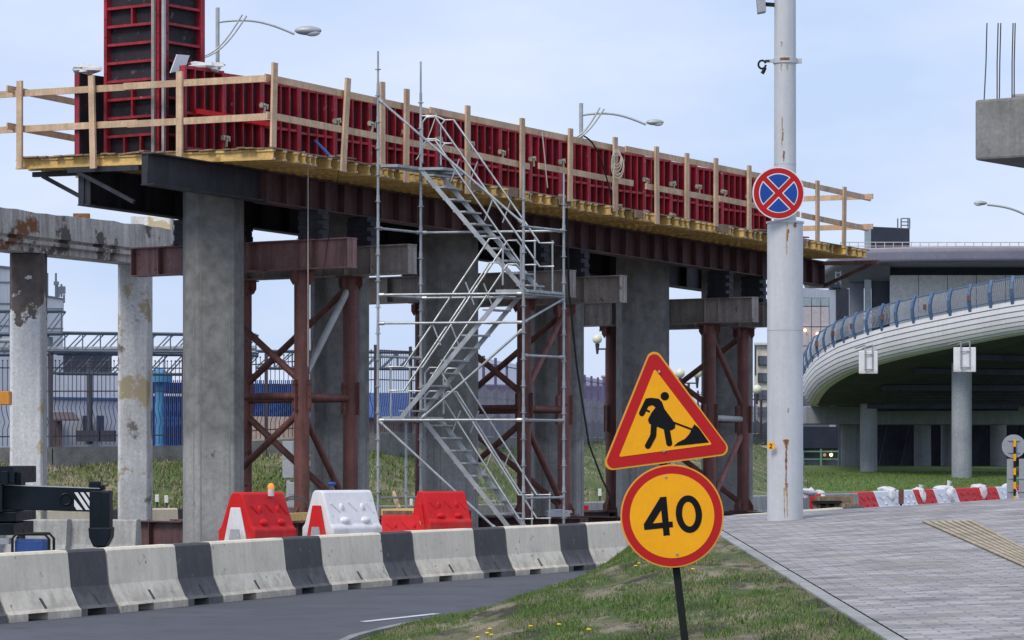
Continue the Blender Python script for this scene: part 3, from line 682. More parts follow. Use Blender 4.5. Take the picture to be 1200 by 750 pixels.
# ------------------------------------------------------------------ support towers with cross beams
TW = [(3.3, 4.9, 'left'), (11.2, 12.8, 'middle'), (19.1, 20.7, 'right')]
for ti, (sa, sb, nm) in enumerate(TW):
    gname = 'temporary steel support towers'
    zc = lambda s: EYE+3.82+(4.45-4.45)-.033*(s-3.3)
    tw = thing('support_tower', f'rust red tubular support tower at the {nm} of the pier, with diagonal braces', 'support tower', Q((sa+sb)/2, 3.2, 0), gname)
    P = {}
    for kk, s in (('A', sa), ('B', sb)):
        zb = zc(s); bm = 'pink' if ti == 0 and kk == 'A' else 'taupe'
        b = MB(); t0, t1 = (.62, 6.3) if kk == 'A' else (.32, 6.0)
        b.ibeam(Q(s, t0, zb+.3), Q(s, t1, zb+.3), .6, .3)
        for t in (t0+.02, t0+.95, 1.95, 3.2, 4.6, t1-.75, t1-.02):
            for sg in (-1, 1):
                p = Q(s+sg*.08, t, zb+.3); b.beam(p-V((0, 0, .273)), p+V((0, 0, .273)), .014, .14, up=U)
        lab = f'{"pinkish" if bm=="pink" else "grey brown"} steel cross beam, {"front" if kk=="A" else "rear"} one on the {nm} support tower'
        tag(b.build('cross_beam', bm), lab, 'beam', 'steel cross beams on the support towers')
        for t in (1.6, 4.85):   # packing stacks between cross beam and girder
            hgt = dk(s, t)-.245-(.62 if t < 3 else .74)-(zb+.6)
            b = MB(); n_ = max(2, int(hgt/.09)); 
            for q in range(n_):
                zz = zb+.6+hgt*(q+.5)/n_; hh = hgt/n_
                if q % 2: b.box(Q(s, t, zz), (.32, .5, hh*.96), 0, AU)
                else:
                    for w_ in (-.14, .14): b.box(Q(s+w_*.7, t+w_*.3, zz), (.14, .62, hh*.96), 0, AU)
            for q in (-.2, .2): b.box(Q(s, t+q, zb+.605), (.5, .08, .012), 0, AU)
            tag(b.build('packing_stack', 'girder_dk'), f'stack of dark steel packing between {"front" if t<3 else "rear"} girder and {nm} tower {"left" if kk=="A" else "right"} cross beam', 'packing', 'steel packing stacks')
        for t in (1.9, 4.68):
            b = MB(); z0 = .7; r_ = .155
            b.tube(Q(s, t, z0), Q(s, t, zb-.03), r_, 20)
            b.box(Q(s, t, z0+.012), (.5, .5, .025), 0, AU); b.box(Q(s, t, zb-.014), (.44, .44, .025), 0, AU)
            m_ = 'pinkpost' if (ti == 1 and kk == 'B') or (ti == 0 and kk == 'B' and t > 3) else 'rustpost'
            po = b.build('post', m_, tw, smooth=True)
            b = MB()
            for sg in (-1, 1):
                for dv in (U, VV):
                    b = MB(); o_ = dv*sg; p = Q(s, t, zb-.03)
                    b.prism([p+o_*.15, p+o_*.30, p+o_*.30-V((0, 0, .16)), p+o_*.23-V((0, 0, .26)), p+o_*.15-V((0, 0, .12))], dv.cross(V((0, 0, 1)))*.03)
                    b.build('connection_lug', m_, po); b = MB(); p = Q(s, t, .72); b.prism([p+o_*.15, p+o_*.27, p+o_*.27+V((0, 0, .12)), p+o_*.15+V((0, 0, .3))], dv.cross(V((0, 0, 1)))*.03); b.build('connection_lug', m_, po)
            zm = lerp(z0, zb, .50)
            for dv in (U, VV):
                b = MB(); p = Q(s, t, zm); b.beam(p-V((0, 0, .33)), p+V((0, 0, .33)), .47, .022, up=dv.cross(V((0, 0, 1))))
                for q in (-.25, 0, .25):
                    for sg in (-1, 1): c = p+dv*sg*.20+V((0, 0, q)); b.tube(c-dv.cross(V((0, 0, 1)))*.03, c+dv.cross(V((0, 0, 1)))*.03, .022, 6)
                b.build('gusset_plate', m_, po)
            P[kk, 'f' if t < 3 else 'r'] = (s, t, z0, zm, zb)
    def node(key, lev):
        s, t, z0, zm, zb = P[key]; return Q(s, t, {'b': z0+.15, 'm': zm, 't': zb-.18, 'ml': zm-.28, 'mu': zm+.28}[lev])
    def brace(k0, l0, k1, l1, m='rustpost', r=.07):
        a, c = node(k0, l0), node(k1, l1); d = (c-a).normalized(); b = MB(); b.tube(a+d*.14, c-d*.14, r, 12); b.build('brace', m, tw, smooth=True)
    Af, Ar, Bf, Br = ('A', 'f'), ('A', 'r'), ('B', 'f'), ('B', 'r')
    for a, c in ((Af, Ar), (Bf, Br), (Af, Bf), (Ar, Br)): brace(a, 'm', c, 'm', 'galv_brace' if ti == 2 and a == Af and c == Bf else 'rustpost', .075)
    brace(Ar, 't', Af, 'mu'); brace(Bf, 't', Br, 'mu'); brace(Af, 'ml', Ar, 'b'); brace(Br, 'ml', Bf, 'b')
    if ti < 2:
        brace(Bf, 't', Af, 'mu', 'galv_brace' if ti == 0 else 'pinkpost'); brace(Af, 'ml', Bf, 'b', 'rustpost'); brace(Ar, 't', Br, 'mu'); brace(Br, 'ml', Ar, 'b')
    else:
        brace(Af, 't', Bf, 'mu'); brace(Bf, 'ml', Af, 'b', 'pinkpost'); brace(Ar, 't', Br, 'mu'); brace(Br, 'ml', Ar, 'b')
    for kk, s in (('A', sa), ('B', sb)):
        b = MB(); b.ibeam(Q(s, .3, .40), Q(s, 6.6, .40), .58, .3)
        for t in (.32, 1.1, 1.9, 3.2, 4.68, 5.8, 6.58):
            for sg in (-1, 1): p = Q(s+sg*.08, t, .4); b.beam(p-V((0, 0, .26)), p+V((0, 0, .26)), .014, .14, up=U)
        b.box(Q(s, 3.4, .06), (.5, 6, .1), 0, AU)
        tag(b.build('base_beam', 'girder'), f'low dark red steel base beam on the ground, {"left" if kk=="A" else "right"} foot of the {nm} support tower', 'beam', 'steel base beams')
b = MB(); b.box(Q(12.1, 1.6, .75), (.5, .22, .12), 0, .2); b.ball(Q(12.1, 1.6, .80), .14, 0, 12, 8, (2, .8, .4), .5)
tag(b.build('wrapped_bundle', 'bag', smooth=True), 'small white wrapped bundle on the base beam of the middle tower', 'bundle')

# ------------------------------------------------------------------ scaffold stair tower
sc = thing('scaffold_stair', 'galvanised scaffold stair tower leaning against the work platform', 'scaffold', (-.8, 62.3, 0))
PA, PB, PC, PD = V((-2.535, 62, 0)), V((-1.76, 63.2, 0)), V((.215, 61.5, 0)), V((1.045, 62.7, 0))
def S(a, b_, z): p = PA+(PC-PA)*a+(PB-PA)*b_; return V((p.x, p.y, EYE+z))
def leg(a, b_, zt, thin=.6):
    b = MB(); b.tube(S(a, b_, -EYE+.05), S(a, b_, zt-thin), .027, 10); b.tube(S(a, b_, zt-thin), S(a, b_, zt), .019, 8)
    z = -1.6
    while z < zt-.3: b.tube(S(a, b_, z), S(a, b_, z+.012), .06, 10); b.tube(S(a, b_, z-.5), S(a, b_, z-.38), .032, 8); z += .5
    b.box(S(a, b_, -EYE+.06), (.15, .15, .01)); b.build('standard', 'galv', sc, smooth=True)
leg(0, 0, 7.75); leg(0, 1, 7.7); leg(1, 0, 5.6); leg(1, 1, 5.5)
leg(.03, .55, 1.0, .2)
def lg(a0, b0, z0, a1, b1, z1, r=.024, name='ledger'):
    b = MB(); p, q = S(a0, b0, z0), S(a1, b1, z1); b.tube(p, q, r, 10); d = (q-p).normalized()
    for e, sg in ((p, 1), (q, -1)): b.tube(e+d*sg*.03, e+d*sg*.12, r*1.5, 8)
    b.build(name, 'galv', sc, smooth=True)
for z in (4.4, 3.14, 1.98, .77, -.7):
    lg(0, 0, z, 0, 1, z); lg(1, 0, z, 1, 1, z)
for z in (3.14, 2.6, .77): lg(0, 0, z, 1, 0, z)
for z in (3.14, .77, 5.2 if False else 4.4): lg(0, 1, z, 1, 1, z)
lg(0, 0, 6.85, 1, 0, 4.45, name='diagonal_brace'); lg(1, 0, 2.48, .3, 0, .8, name='diagonal_brace'); lg(0, 0, .77, .82, 0, -1.3, name='diagonal_brace')
lg(1, 0, 2.6, 1, 1, 3.1, name='diagonal_brace')
def plate(a0, a1, b0, b1, z):
    b = MB(); n_ = 3
    for k in range(n_):
        u0 = lerp(b0, b1, (k+.04)/n_); u1 = lerp(b0, b1, (k+.96)/n_); b.prism([S(a0, u0, z), S(a1, u0, z), S(a1, u1, z), S(a0, u1, z)], (0, 0, .05))
    b.build('landing', 'galv', sc)
plate(-.02, .13, .0, 1.6, 5.56); plate(.80, 1.02, .02, .98, 3.17); plate(-.02, .17, .02, .98, .79); plate(.12, .3, .5, 1.0, 5.55)
def flight(a0, z0, a1, z1, b0, b1, rails=True):
    b = MB()
    for bb in (b0, b1): b.beam(S(a0, bb, z0), S(a1, bb, z1), .035, .085)
    b.build('stair_stringers', 'galv', sc)
    n_ = int(abs(z0-z1)/.23)
    for k in range(1, n_+1):
        t = (k-.3)/n_; a = lerp(a0, a1, t); z = lerp(z0, z1, t)+.03; b = MB(); w_ = .042
        b.prism([S(a-w_, b0, z), S(a+w_, b0, z), S(a+w_, b1, z), S(a-w_, b1, z)], (0, 0, .03)); b.build('tread', 'galv', sc)
    sg = 1 if a1 > a0 else -1
    for bb in (b0-.02, b1+.02):
        b = MB()
        for hh in (1.0, .55):
            pts = [S(a0+.02*sg, bb, z0+.1), S(a0+.02*sg, bb, z0+hh-.12), S(a0+.05*sg, bb, z0+hh-.02), S(a0+.11*sg, bb, z0+hh-.02)]
            q = S(a1-.02*sg, bb, z1+hh-.05); m_ = S(a1+.08*sg, bb, z1+hh-.05); pts += [q, m_] if hh > .9 else [q, m_]
            b.path(pts, .019, 8)
        for t in (.3, .62): 
            b.tube(S(lerp(a0, a1, t), bb, lerp(z0, z1, t)+.45+.0), S(lerp(a0, a1, t)+.06*sg, bb, lerp(z0, z1, t)+.88), .015, 8)
        b.tube(S(a1+.07*sg, bb, z1), S(a1+.07*sg, bb, z1+1.0), .017, 8)
        b.build('handrail', 'galv', sc, smooth=True)
flight(.13, 5.58, .86, 3.22, .55, .95); flight(.87, 3.2, .15, .83, .05, .45); flight(.15, .8, .84, -1.6, .55, .95)
b = MB()
for z in (6.2, 6.65): b.path([S(0, 1, z), S(.1, 1, z), S(.18, 1, z-.1)], .018, 8)
b.build('guard_hoop', 'galv', sc, smooth=True)

# ------------------------------------------------------------------ concrete barriers
def jersey(p0, p1, label, dark_frac=.36, mats=('jersey_w', 'jersey_d'), h=.82, k=0, group='striped concrete barriers along the road', dark_first=False, name='concrete_barrier'):
    d = (p1-p0); Ln = d.length-.03; b = MB()
    prof = [(-.30, .0), (-.30, .09), (-.255, .13), (-.15, .36), (-.105, h-.03), (-.08, h), (.08, h), (.105, h-.03), (.15, .36), (.255, .13), (.30, .09), (.30, 0)]
    arch0, arch1 = ((.9, 1.45) if k % 2 == 0 else (.35, .9)), None
    xs = [0., .02, Ln*(1-dark_frac), Ln-.02, Ln]
    notch = []
    n0 = Ln*.16; n1 = Ln*.70
    for q in (n0, n1): notch.append((q, q+.48))
    allx = sorted(set([round(x, 4) for x in xs+[e for n_ in notch for e in n_]]))
    i0 = len(b.v)
    for x in allx:
        endin = .015 if x in (0., round(Ln, 4)) else 0
        for (y, z) in prof: b.v.append((x, y*(1-endin*3), z if z > 0 else 0))
    n = len(prof)
    for q in range(len(allx)-1):
        xm = (allx[q]+allx[q+1])/2; mi = 1 if xm > Ln*(1-dark_frac) else 0
        innot = any(a < xm < c for a, c in notch)
        for j in range(n-1):
            if innot and j in (0, n-2): continue
            a = i0+q*n+j; b.f.append((a, a+1, a+1+n, a+n)); b.m.append(mi)
        if innot:   # drainage notch: roof at kick height
            a = i0+q*n; b.f.append((a+1, a+n+1, a+n+n-2, a+n-2)); b.m.append(2)
            for e in (0, n): b.f.append((a+e, a+e+1, a+e+n-2, a+e+n-1)); b.m.append(mi)
        else:
            a = i0+q*n; b.f.append((a, a+n, a+n+n-1, a+n-1)); b.m.append(mi)
    b.f.append(tuple(i0+j for j in range(n))); b.m.append(0); b.f.append(tuple(i0+(len(allx)-1)*n+j for j in range(n))[::-1]); b.m.append(1 if dark_frac > 0 else 0)
    # slanted fork slots near the foot of the road side
    for fx in (.30, .80):
        x = Ln*fx+.1; b.prism([(x, -.262, .135), (x+.05, -.262, .135), (x+.0, -.205, .26), (x-.05, -.205, .26)], (0, .02, -.01), 3)
    o = b.build(name, [mats[0], mats[1], 'dark', 'slot'], origin=(0, 0, 0), fix=False)
    bm = bmesh.new(); bm.from_mesh(o.data); bmesh.ops.recalc_face_normals(bm, faces=bm.faces); bm.to_mesh(o.data); bm.free()
    o.location = p0; o.rotation_euler = (0, 0, math.atan2(d.y, d.x)); ORG[o.name] = V(p0)
    return tag(o, label, 'barrier', group)
# joints seen at the top; convert the top column of the joint into the path parameter
J = [-150, -19, 113, 237, 367, 476, 586, 682, 772, 861, 935, 1010]
where = ['just outside the left edge of view', 'at the left edge, below the dark truck outrigger', 'below the blue-black outrigger foot', 'directly below the red plastic barrier with orange beacon', 'directly below the white plastic barrier', 'below the toppled red plastic barrier',
         'below the foot of the scaffold stair', 'partly hidden by the round 40 sign', 'hidden behind the round 40 sign', 'showing its top left of the grey pole base', 'showing its top right of the grey pole base']
for k, (a, c) in enumerate(zip(J, J[1:])):
    p0, p1 = bpt(a)+V((0, .3, 0)), bpt(c)+V((0, .3, 0))
    jersey(p0, p1, 'white and charcoal concrete barrier '+where[k], k=k)
# second line of barriers
B2 = [(-60, 72.5), (210, 77), (420, 81), (560, 84), (700, 88), (860, 103), (960, 110)]
def b2(px): Y = interp(B2, px); return V(((px-600)*Y/F, Y, 0))
px = -60; k = 0; pos2 = []
while px < 950:
    step = lerp(105, 62, (px+60)/1000); a, c = b2(px), b2(px+step)
    st = px < 250
    jersey(a, c, f'{"white and dark" if st else "plain pale grey"} concrete barrier in the far line, {ORD[k]} from the left', dark_frac=.38 if st else 0, mats=('jersey_w', 'jersey_d') if st else ('conc_lt', 'conc_lt'), k=k, group='far line of concrete barriers')
    pos2.append((a+c)/2); px += step; k += 1
# grey blocks behind the outrigger
for k, (x0, x1) in enumerate(((-75, 0), (2, 78), (80, 160))):
    a = W(x0, 660, 62.3-.2*k); c = W(x1, 660, 61.9-.2*k); a.z = c.z = 0
    jersey(a, c, f'unpainted dirty grey concrete barrier behind the outrigger, {["leftmost", "middle", "rightmost"][k]} of three', 0, ('conc_lt', 'conc_lt'), h=.83, k=k, group='unpainted concrete barriers')
# reflectors
def reflector(px, py, Y, w_, h_, m, lab, zb):
    p = W(px, py, Y); r = thing('barrier_reflector', lab, 'reflector', (p.x, p.y, zb)); b = MB(); b.box(p, (w_, .04, h_)); b.build('plate', m, r, bevel=.01)
    b = MB(); b.box((p.x, p.y+.03, (zb+p.z)/2), (.05, .02, abs(p.z-zb))); b.build('stem', 'rebar', r)
reflector(148, 620, 61.55, .13, .26, 'pred', 'red reflector on the grey barrier beside the outrigger foot', .55)
reflector(686, 599, 84.5, .16, .30, 'pred', 'red reflector on a pale barrier left of the triangle sign', .3)
reflector(549, 604, 70., .12, .22, 'pred', 'red reflector behind the scaffold foot', 0)
for x, y, q in ((169, 587, 'leftmost'), (184, 584, 'middle'), (195, 585, 'rightmost')): reflector(x, y, 78.5, .09, .18, 'swhite', f'small white marker behind the old peeling column, {q} of three', .7)
reflector(703, 577, 90, .09, .2, 'swhite', 'small white marker left of the triangle sign', .75)
reflector(482, 588, 86, .08, .2, 'swhite', 'small white marker seen through the scaffold foot', .7)

# ------------------------------------------------------------------ plastic barriers
def plastic(loc, rz, m, label, scale=1., insert=None, group='plastic water barriers', tip=None, Ln=1.25):
    r = thing('plastic_barrier', label, 'barrier', (0, 0, 0), group); b = MB(); h = .86
    # cross section (y,z), extruded along x
    prof = [(-.36, 0), (-.36, .27), (-.30, .33), (-.12, h-.04), (-.08, h), (.08, h), (.12, h-.04), (.30, .33), (.36, .27), (.36, 0)]
    xs = [0, Ln*.16, Ln*.36, Ln*.62, Ln*.84, Ln]; n = len(prof)
    for x in xs:
        for y, z in prof: b.v.append((x, y, z))
    for q in range(len(xs)-1):
        foot = q in (1, 3)
        for j in range(n-1):
            a = q*n+j; b.f.append((a, a+1, a+1+n, a+n)); b.m.append(0)
        a = q*n; b.f.append((a, a+n, a+n+n-1, a+n-1)); b.m.append(0)
    b.f.append(tuple(range(n))[::-1]); b.m.append(0); b.f.append(tuple((len(xs)-1)*n+j for j in range(n))); b.m.append(0)
    body = b.build('body', m, r, bevel=.025)
    b = MB()
    for sg in (-1, 1):   # forklift openings and ribs on both sides
        for x in (.22, .75):
            x *= Ln; b.box((x+.1, sg*.355, .05), (.24, .02, .10))
    b.build('fork_opening', 'dark', r)
    b = MB()
    for sg in (-1, 1):
        for x in (.30, .72):
            b.ball((x*Ln, sg*.275, .38), .10, 0, 10, 6, (1, .7, .6)); b.ball((x*Ln, sg*.20, .58), .05, 0, 10, 6, (1, .8, 1.5))
        for x0, x1, z0, z1 in ((.10, .24, .66, .52), (.45, .58, .68, .54), (.80, .92, .66, .50)):
            b.beam((x0*Ln, sg*(.30-(z0-.33)*.36+.005), z0), (x1*Ln, sg*(.30-(z1-.33)*.36+.005), z1), .02, .03)
    b.build('moulded_ribs', m, r, bevel=.008)
    im = insert or m
    for e, sg in ((0, -1), (Ln, 1)):
        b = MB(); b.prism([(e+sg*.004, -.24, .01), (e+sg*.004, .24, .01), (e+sg*.004, .09, .62), (e+sg*.004, -.09, .62)], (sg*.03, 0, 0)); b.build('end_insert', im, r, bevel=.01)
    b = MB()
    b.prism([(-.037, -.13, .02), (-.037, .13, .02), (-.037, .08, .28), (-.037, -.08, .28)], (-.012, 0, 0)); b.build('end_recess', 'cabinet', r)
    r.location = loc; r.rotation_euler = (tip or 0, 0, rz); r.scale = (scale,)*3
    return r
def pedestal(c, lab, rz, h=.55):
    b = MB(); b.box((c[0], c[1], h/2), (1.6, .9, h), 0, rz); tag(b.build('concrete_block', 'conc_lt', bevel=.03), lab, 'concrete block')
RA = math.radians(58)
c1 = W(277, 633, 52.4); c1.z = .55
plastic(c1, RA, 'pred', 'red plastic barrier with white end panel and orange beacon', insert='pwhite', scale=1.02, Ln=1.12)
pedestal(c1+V((.5, .45, 0)), 'low concrete block under the red plastic barrier with beacon', RA)
c2 = W(372, 633, 54.0); c2.z = .55
plastic(c2, math.radians(47), 'pwhite', 'white plastic barrier with red end panel', insert='pred', scale=1.04, Ln=1.1)
pedestal(c2+V((.55, .4, 0)), 'low concrete block under the white plastic barrier', math.radians(47))
c3 = W(492, 622, 57.6); c3.z = .62
plastic(c3, math.radians(35), 'pred', 'all red plastic barrier beside the scaffold foot', scale=.9, insert='pred', Ln=1.0)
pedestal(c3+V((.5, .4, 0)), 'low concrete block under the all red plastic barrier', math.radians(30), .62)
c4 = W(447, 630, 57.6); r = plastic(V((c4.x+.0, c4.y, .36)), math.radians(4), 'pred', 'toppled red plastic barrier lying low left of the scaffold foot', scale=.72, tip=math.radians(0), Ln=1.1)
b = MB(); p = W(317.5, 575.5, 52.9); b.ball(p+V((0, 0, .06)), .055, 0, 12, 8, (1, 1, 1.3)); b.tube(p-V((0, 0, .08)), p+V((0, 0, .03)), .05, 12, 1)
tag(b.build('warning_beacon', ['amber', 'pwhite'], smooth=True), 'orange warning beacon on top of the red plastic barrier', 'beacon')
b = MB(); p = W(389, 569, 54.9); b.ball(p+V((0, 0, .03)), .06, 0, 12, 8, (1.2, 1, .6)); b.tube(p, p+V((0, 0, .12)), .03, 8, 1)
tag(b.build('warning_beacon', ['blue', 'cable'], smooth=True), 'small dark blue beacon on top of the white plastic barrier', 'beacon')
b = MB(); b.beam(W(447, 600, 62), W(500, 599, 62), .2, .12); tag(b.build('timber_plank', 'yel'), 'yellow timber beam lying behind the plastic barriers', 'plank')
b = MB(); p = W(466, 603, 60.5); b.box(p, (.5, .4, .14), 0, .2); tag(b.build('wooden_board', 'crate'), 'small brown ribbed board propped on the toppled red barrier', 'board')
b = MB(); b.beam(W(468, 597, 62.4), W(461, 578, 63), .05, .1); tag(b.build('wooden_board', 'wood'), 'short pale board leaning among the scaffold legs', 'board')
b = MB()
for k in range(3): b.path([W(345, 596, 62)+V((math.cos(a)*.28, .02*k, math.sin(a)*(.18+.03*k))) for a in [i*math.pi/8 for i in range(17)]], .012, 6)
tag(b.build('wire_coil', 'rebar', smooth=True), 'tangled dark wire coil between red and white plastic barriers', 'wire')
b = MB(); b.beam(W(335, 606, 60), W(362, 605, 60.5), .2, .14); tag(b.build('timber_block', 'yel'), 'short yellow timber under the wire coil between plastic barriers', 'timber')

# far red/white barriers on the right
def fr(px): Y = interp([(940, 108), (1000, 114), (1100, 128), (1200, 142), (1300, 152)], px); return V(((px-600)*Y/F, Y, 0))
segs = [(949, 958, 'pred', 'small red plastic barrier end left of the wooden crates'), (1001, 1021, 'pred', 'red plastic barrier right beside the wooden crates'), (1021, 1050, 'pwhite', 'white plastic barrier under the first big sandbag'), (1051, 1067, 'pwhite', 'narrow white plastic barrier right of the dark marker post'),
        (1067, 1091, 'pred', 'red plastic barrier under the second sandbag'), (1091, 1117, 'pwhite', 'white plastic barrier under the knotted sandbag, middle of the row'), (1117, 1141, 'pred', 'red plastic barrier right of the knotted sandbag'), (1141, 1165, 'pred', 'red plastic barrier under the fourth sandbag'),
        (1165, 1188, 'pwhite', 'white plastic barrier left of the round sign back'), (1188, 1215, 'pred', 'red plastic barrier behind the round sign back')]
for a, c, m, lab in segs:
    p, q = fr(a), fr(c); d = q-p; o = plastic(p, math.atan2(d.y, d.x), m, lab, group='far red and white plastic barriers', Ln=max(.3, d.length-.03), scale=.98)
def sandbag(px, py, w_, lab, knot=1):
    p = fr(px); p.z = EYE+(HZ-py)*p.y/F; r = thing('sandbag', lab, 'sandbag', (p.x, p.y, p.z-.15), 'sandbags on the far plastic barriers')
    b = MB(); s = w_*p.y/F
    b.ball(p, s/2, 0, 18, 12, (1.05, .9, .52), .55); b.ball(p+V((s*.25, -.3, -.18)), s/3.2, 0, 14, 10, (.8, .6, 1.3), .5); b.build('sack', 'bag', r, smooth=True)
    if knot: b = MB(); b.tube(p+V((s*.2, 0, s*.18)), p+V((s*.28, 0, s*.48)), .05, 8, 0, .11); b.build('knot', 'bag', r, smooth=True)
sandbag(1039, 575, 19, 'plump white sandbag leftmost on the big white barrier', 0); sandbag(1075, 577, 18, 'white sandbag with short knot, second from left on red barrier'); sandbag(1107, 574, 22, 'white sandbag with large upright knot, middle of the row')
sandbag(1146, 572, 19, 'crumpled white sandbag hanging over the red barrier', 0); sandbag(1181, 571, 16, 'white sandbag left beside the round sign back', 0); sandbag(960, 578, 13, 'flattened white sandbag beside the wooden crates', 0)
b = MB(); p = W(947, 577, 108); b.ball(p, .22, 0, 14, 8, (1.3, .8, .7), .8); tag(b.build('sandbag', 'bag', smooth=True), 'small torn white sandbag right of the grey pole', 'sandbag', 'sandbags on the far plastic barriers')
p = W(1056, 582, 113); r = thing('marker_post', 'dark post with red reflector between two white plastic barriers', 'marker', (p.x, p.y, 0)); b = MB(); b.box(p, (.18, .05, .5)); b.build('plate', 'rustpost', r); b = MB(); b.box((p.x, p.y+.04, p.z/2), (.08, .04, p.z)); b.build('stem', 'cable', r)
# wooden crates
for x0, x1, y0, y1, lab in ((958, 1000, 581, 600, 'large brown wooden crate right of the grey pole'), (955, 984, 590, 601, 'low brown crate in front of the large crate, dark topped'), (988, 1006, 590, 600, 'small brown crate at the right of the crate pile')):
    Y = 106 if 'large' in lab else 104.5; a = W(x0, y1, Y); c = W(x1, y0, Y); r = thing('wooden_crate', lab, 'crate', ((a.x+c.x)/2, Y, a.z), 'wooden crates by the far barriers'); b = MB(); n_ = 5
    a.z = max(a.z, .3) if 'large' in lab else a.z
    a.z = 0
    nn = max(5, int((c.z-a.z)/.14))
    for k in range(nn): z0 = lerp(a.z, c.z, k/nn); z1 = lerp(a.z, c.z, (k+.88)/nn); b.box(((a.x+c.x)/2, Y+.4, (z0+z1)/2), (c.x-a.x, .8, z1-z0))
    b.build('boards', 'crate', r); b = MB()
    for f_ in (.04, .5, .96): b.box((lerp(a.x, c.x, f_), Y-.02, (a.z+c.z)/2), (.08, .04, c.z-a.z))
    b.build('battens', 'oldwood', r)
    if 'dark' in lab: b = MB(); b.box(((a.x+c.x)/2, Y+.3, c.z+.04), (c.x-a.x+.1, .9, .1)); b.build('lid', 'cable', r)

# ------------------------------------------------------------------ grey pole with sign
PX, PY = (920-600)*44/F, 44.
zg = pz(PX, PY)
pole = thing('street_pole', 'tall pale grey steel pole with rust streaks standing on the pavement', 'pole', (PX, PY, zg))
zj = EYE+(HZ-262)*44/F; r1 = .241; r2 = .150
b = MB(); b.tube((PX, PY, zg-.3), (PX, PY, zj), r1, 40); b.tube((PX, PY, zj), (PX, PY, zj+.025), r1+.015, 40); b.build('lower_shaft', 'pole', pole, smooth=True)
b = MB(); b.tube((PX, PY, zj+.02), (PX, PY, 10.5), r2, 32, 0, r2-.01)
zc_ = EYE+(HZ-193)*44/F; b.tube((PX, PY, zc_), (PX, PY, zc_+.008), r2+.002, 32); b.build('upper_shaft', 'pole', pole, smooth=True)
b = MB(); z = EYE+(HZ-388)*44/F; b.tube((PX, PY, z), (PX, PY, z+.008), r1+.0015, 40); b.build('weld_seam', 'cabinet', pole, smooth=True)
def rustpatch(r_, ang, z0, z1, w_, seed):
    b = MB(); n_ = 26; random.seed(seed); L0 = []
    for k in range(n_+1):
        t = k/n_; ww = w_*(.35+.65*abs(noise.noise(V((t*6, seed, 0)))*1.7))*(1-.6*t if t > .3 else 1); c = ang+noise.noise(V((t*3, seed+5, 0)))*.08
        z = lerp(z0, z1, t); L0.append([V((PX+math.cos(c+d*ww/r_)*(r_+.003), PY+math.sin(c+d*ww/r_)*(r_+.003), z)) for d in (-1, 0, 1)])
    for a, c in zip(L0, L0[1:]):
        for j in (0, 1): b.poly([a[j], a[j+1], c[j+1], c[j]])
    b.build('rust_streak', 'rust' if w_ > .02 else 'ruststain', pole, fix=False)
X['ruststain'] = mat('thin_rust_stain', (.42, .31, .19), .3, 10, .8)
zz = lambda y: EYE+(HZ-y)*44/F
A0 = -math.pi/2
for r_, ang, y0, y1, w_, sd_ in ((r1, A0-.02, 515, 528, .05, 1), (r1, A0-.03, 528, 575, .022, 2), (r1, A0-.0, 566, 571, .035, 3), (r1, A0+.02, 571, 606, .018, 4), (r1, A0-.12, 571, 607, .016, 5), (r1, A0+.1, 479, 484, .02, 6), (r1, A0-.0, 262, 300, .02, 7), (r1, A0+.5, 262, 268, .05, 8),
                                 (r2, A0-.35, 138, 172, .015, 9), (r2, A0-.3, 156, 166, .022, 10), (r2, A0-.2, 178, 190, .025, 11), (r2, A0-.4, 50, 56, .018, 12), (r2, A0-.45, 76, 84, .013, 13), (r2, A0+.1, 76, 83, .013, 14), (r1, A0+.05, 270, 284, .03, 21)):
    rustpatch(r_, ang, zz(y0), zz(y1), w_, sd_)
random.seed(11)
b = MB(); z = zz(71.5); b.tube((PX, PY, z-.035), (PX, PY, z+.035), r2+.012, 32); b.box((PX+r2+.04, PY, z), (.07, .06, .06)); b.box((PX-r2-.05, PY, z), (.10, .04, .04)); b.build('clamp_band', 'pole', pole, smooth=True)
b = MB()
for a_, w_, sd_ in ((A0-.5, .03, 1), (A0-.1, .03, 2)): 
    pts = []
    for k in range(5): an = a_+.1*k; pts.append((PX+math.cos(an)*(r2+.0135), PY+math.sin(an)*(r2+.0135), z+.01))
    for k in range(4): b.poly([V(pts[k])-V((0, 0, .02)), V(pts[k+1])-V((0, 0, .015)), V(pts[k+1])+V((0, 0, .02)), V(pts[k])+V((0, 0, .015))])
b.build('rust_streak', 'rust', pole, fix=False)
hk = V((PX-r2-.16, PY-.02, z-.05)); b = MB(); b.path([hk+V((math.cos(a)*.05, 0, math.sin(a)*.055)) for a in [math.pi*2*i/16+.3 for i in range(16)]], .014, 8)
b.path([hk+V((.04, 0, -.04)), hk+V((.02, 0, -.09)), hk+V((.0, 0, -.12))], .025, 8); b.path([hk+V((.04, 0, .05)), hk+V((.10, 0, .05))], .012, 8); b.build('hook_ring', 'cable', pole, smooth=True)
# camera box near top
b = MB(); c = W(891.5, 2, 43.9); b.prism([c+V((-.055, 0, .1)), c+V((.055, 0, .12)), c+V((.075, 0, -.13)), c+V((-.035, 0, -.15))], (0, .18, 0)); fl = b.build('camera_box', 'cabinet', pole, bevel=.01)
b = MB(); b.beam(c+V((.07, .1, -.02)), V((PX-r2+.02, PY, c.z-.03)), .05, .05); b.build('bracket', 'cable', fl)
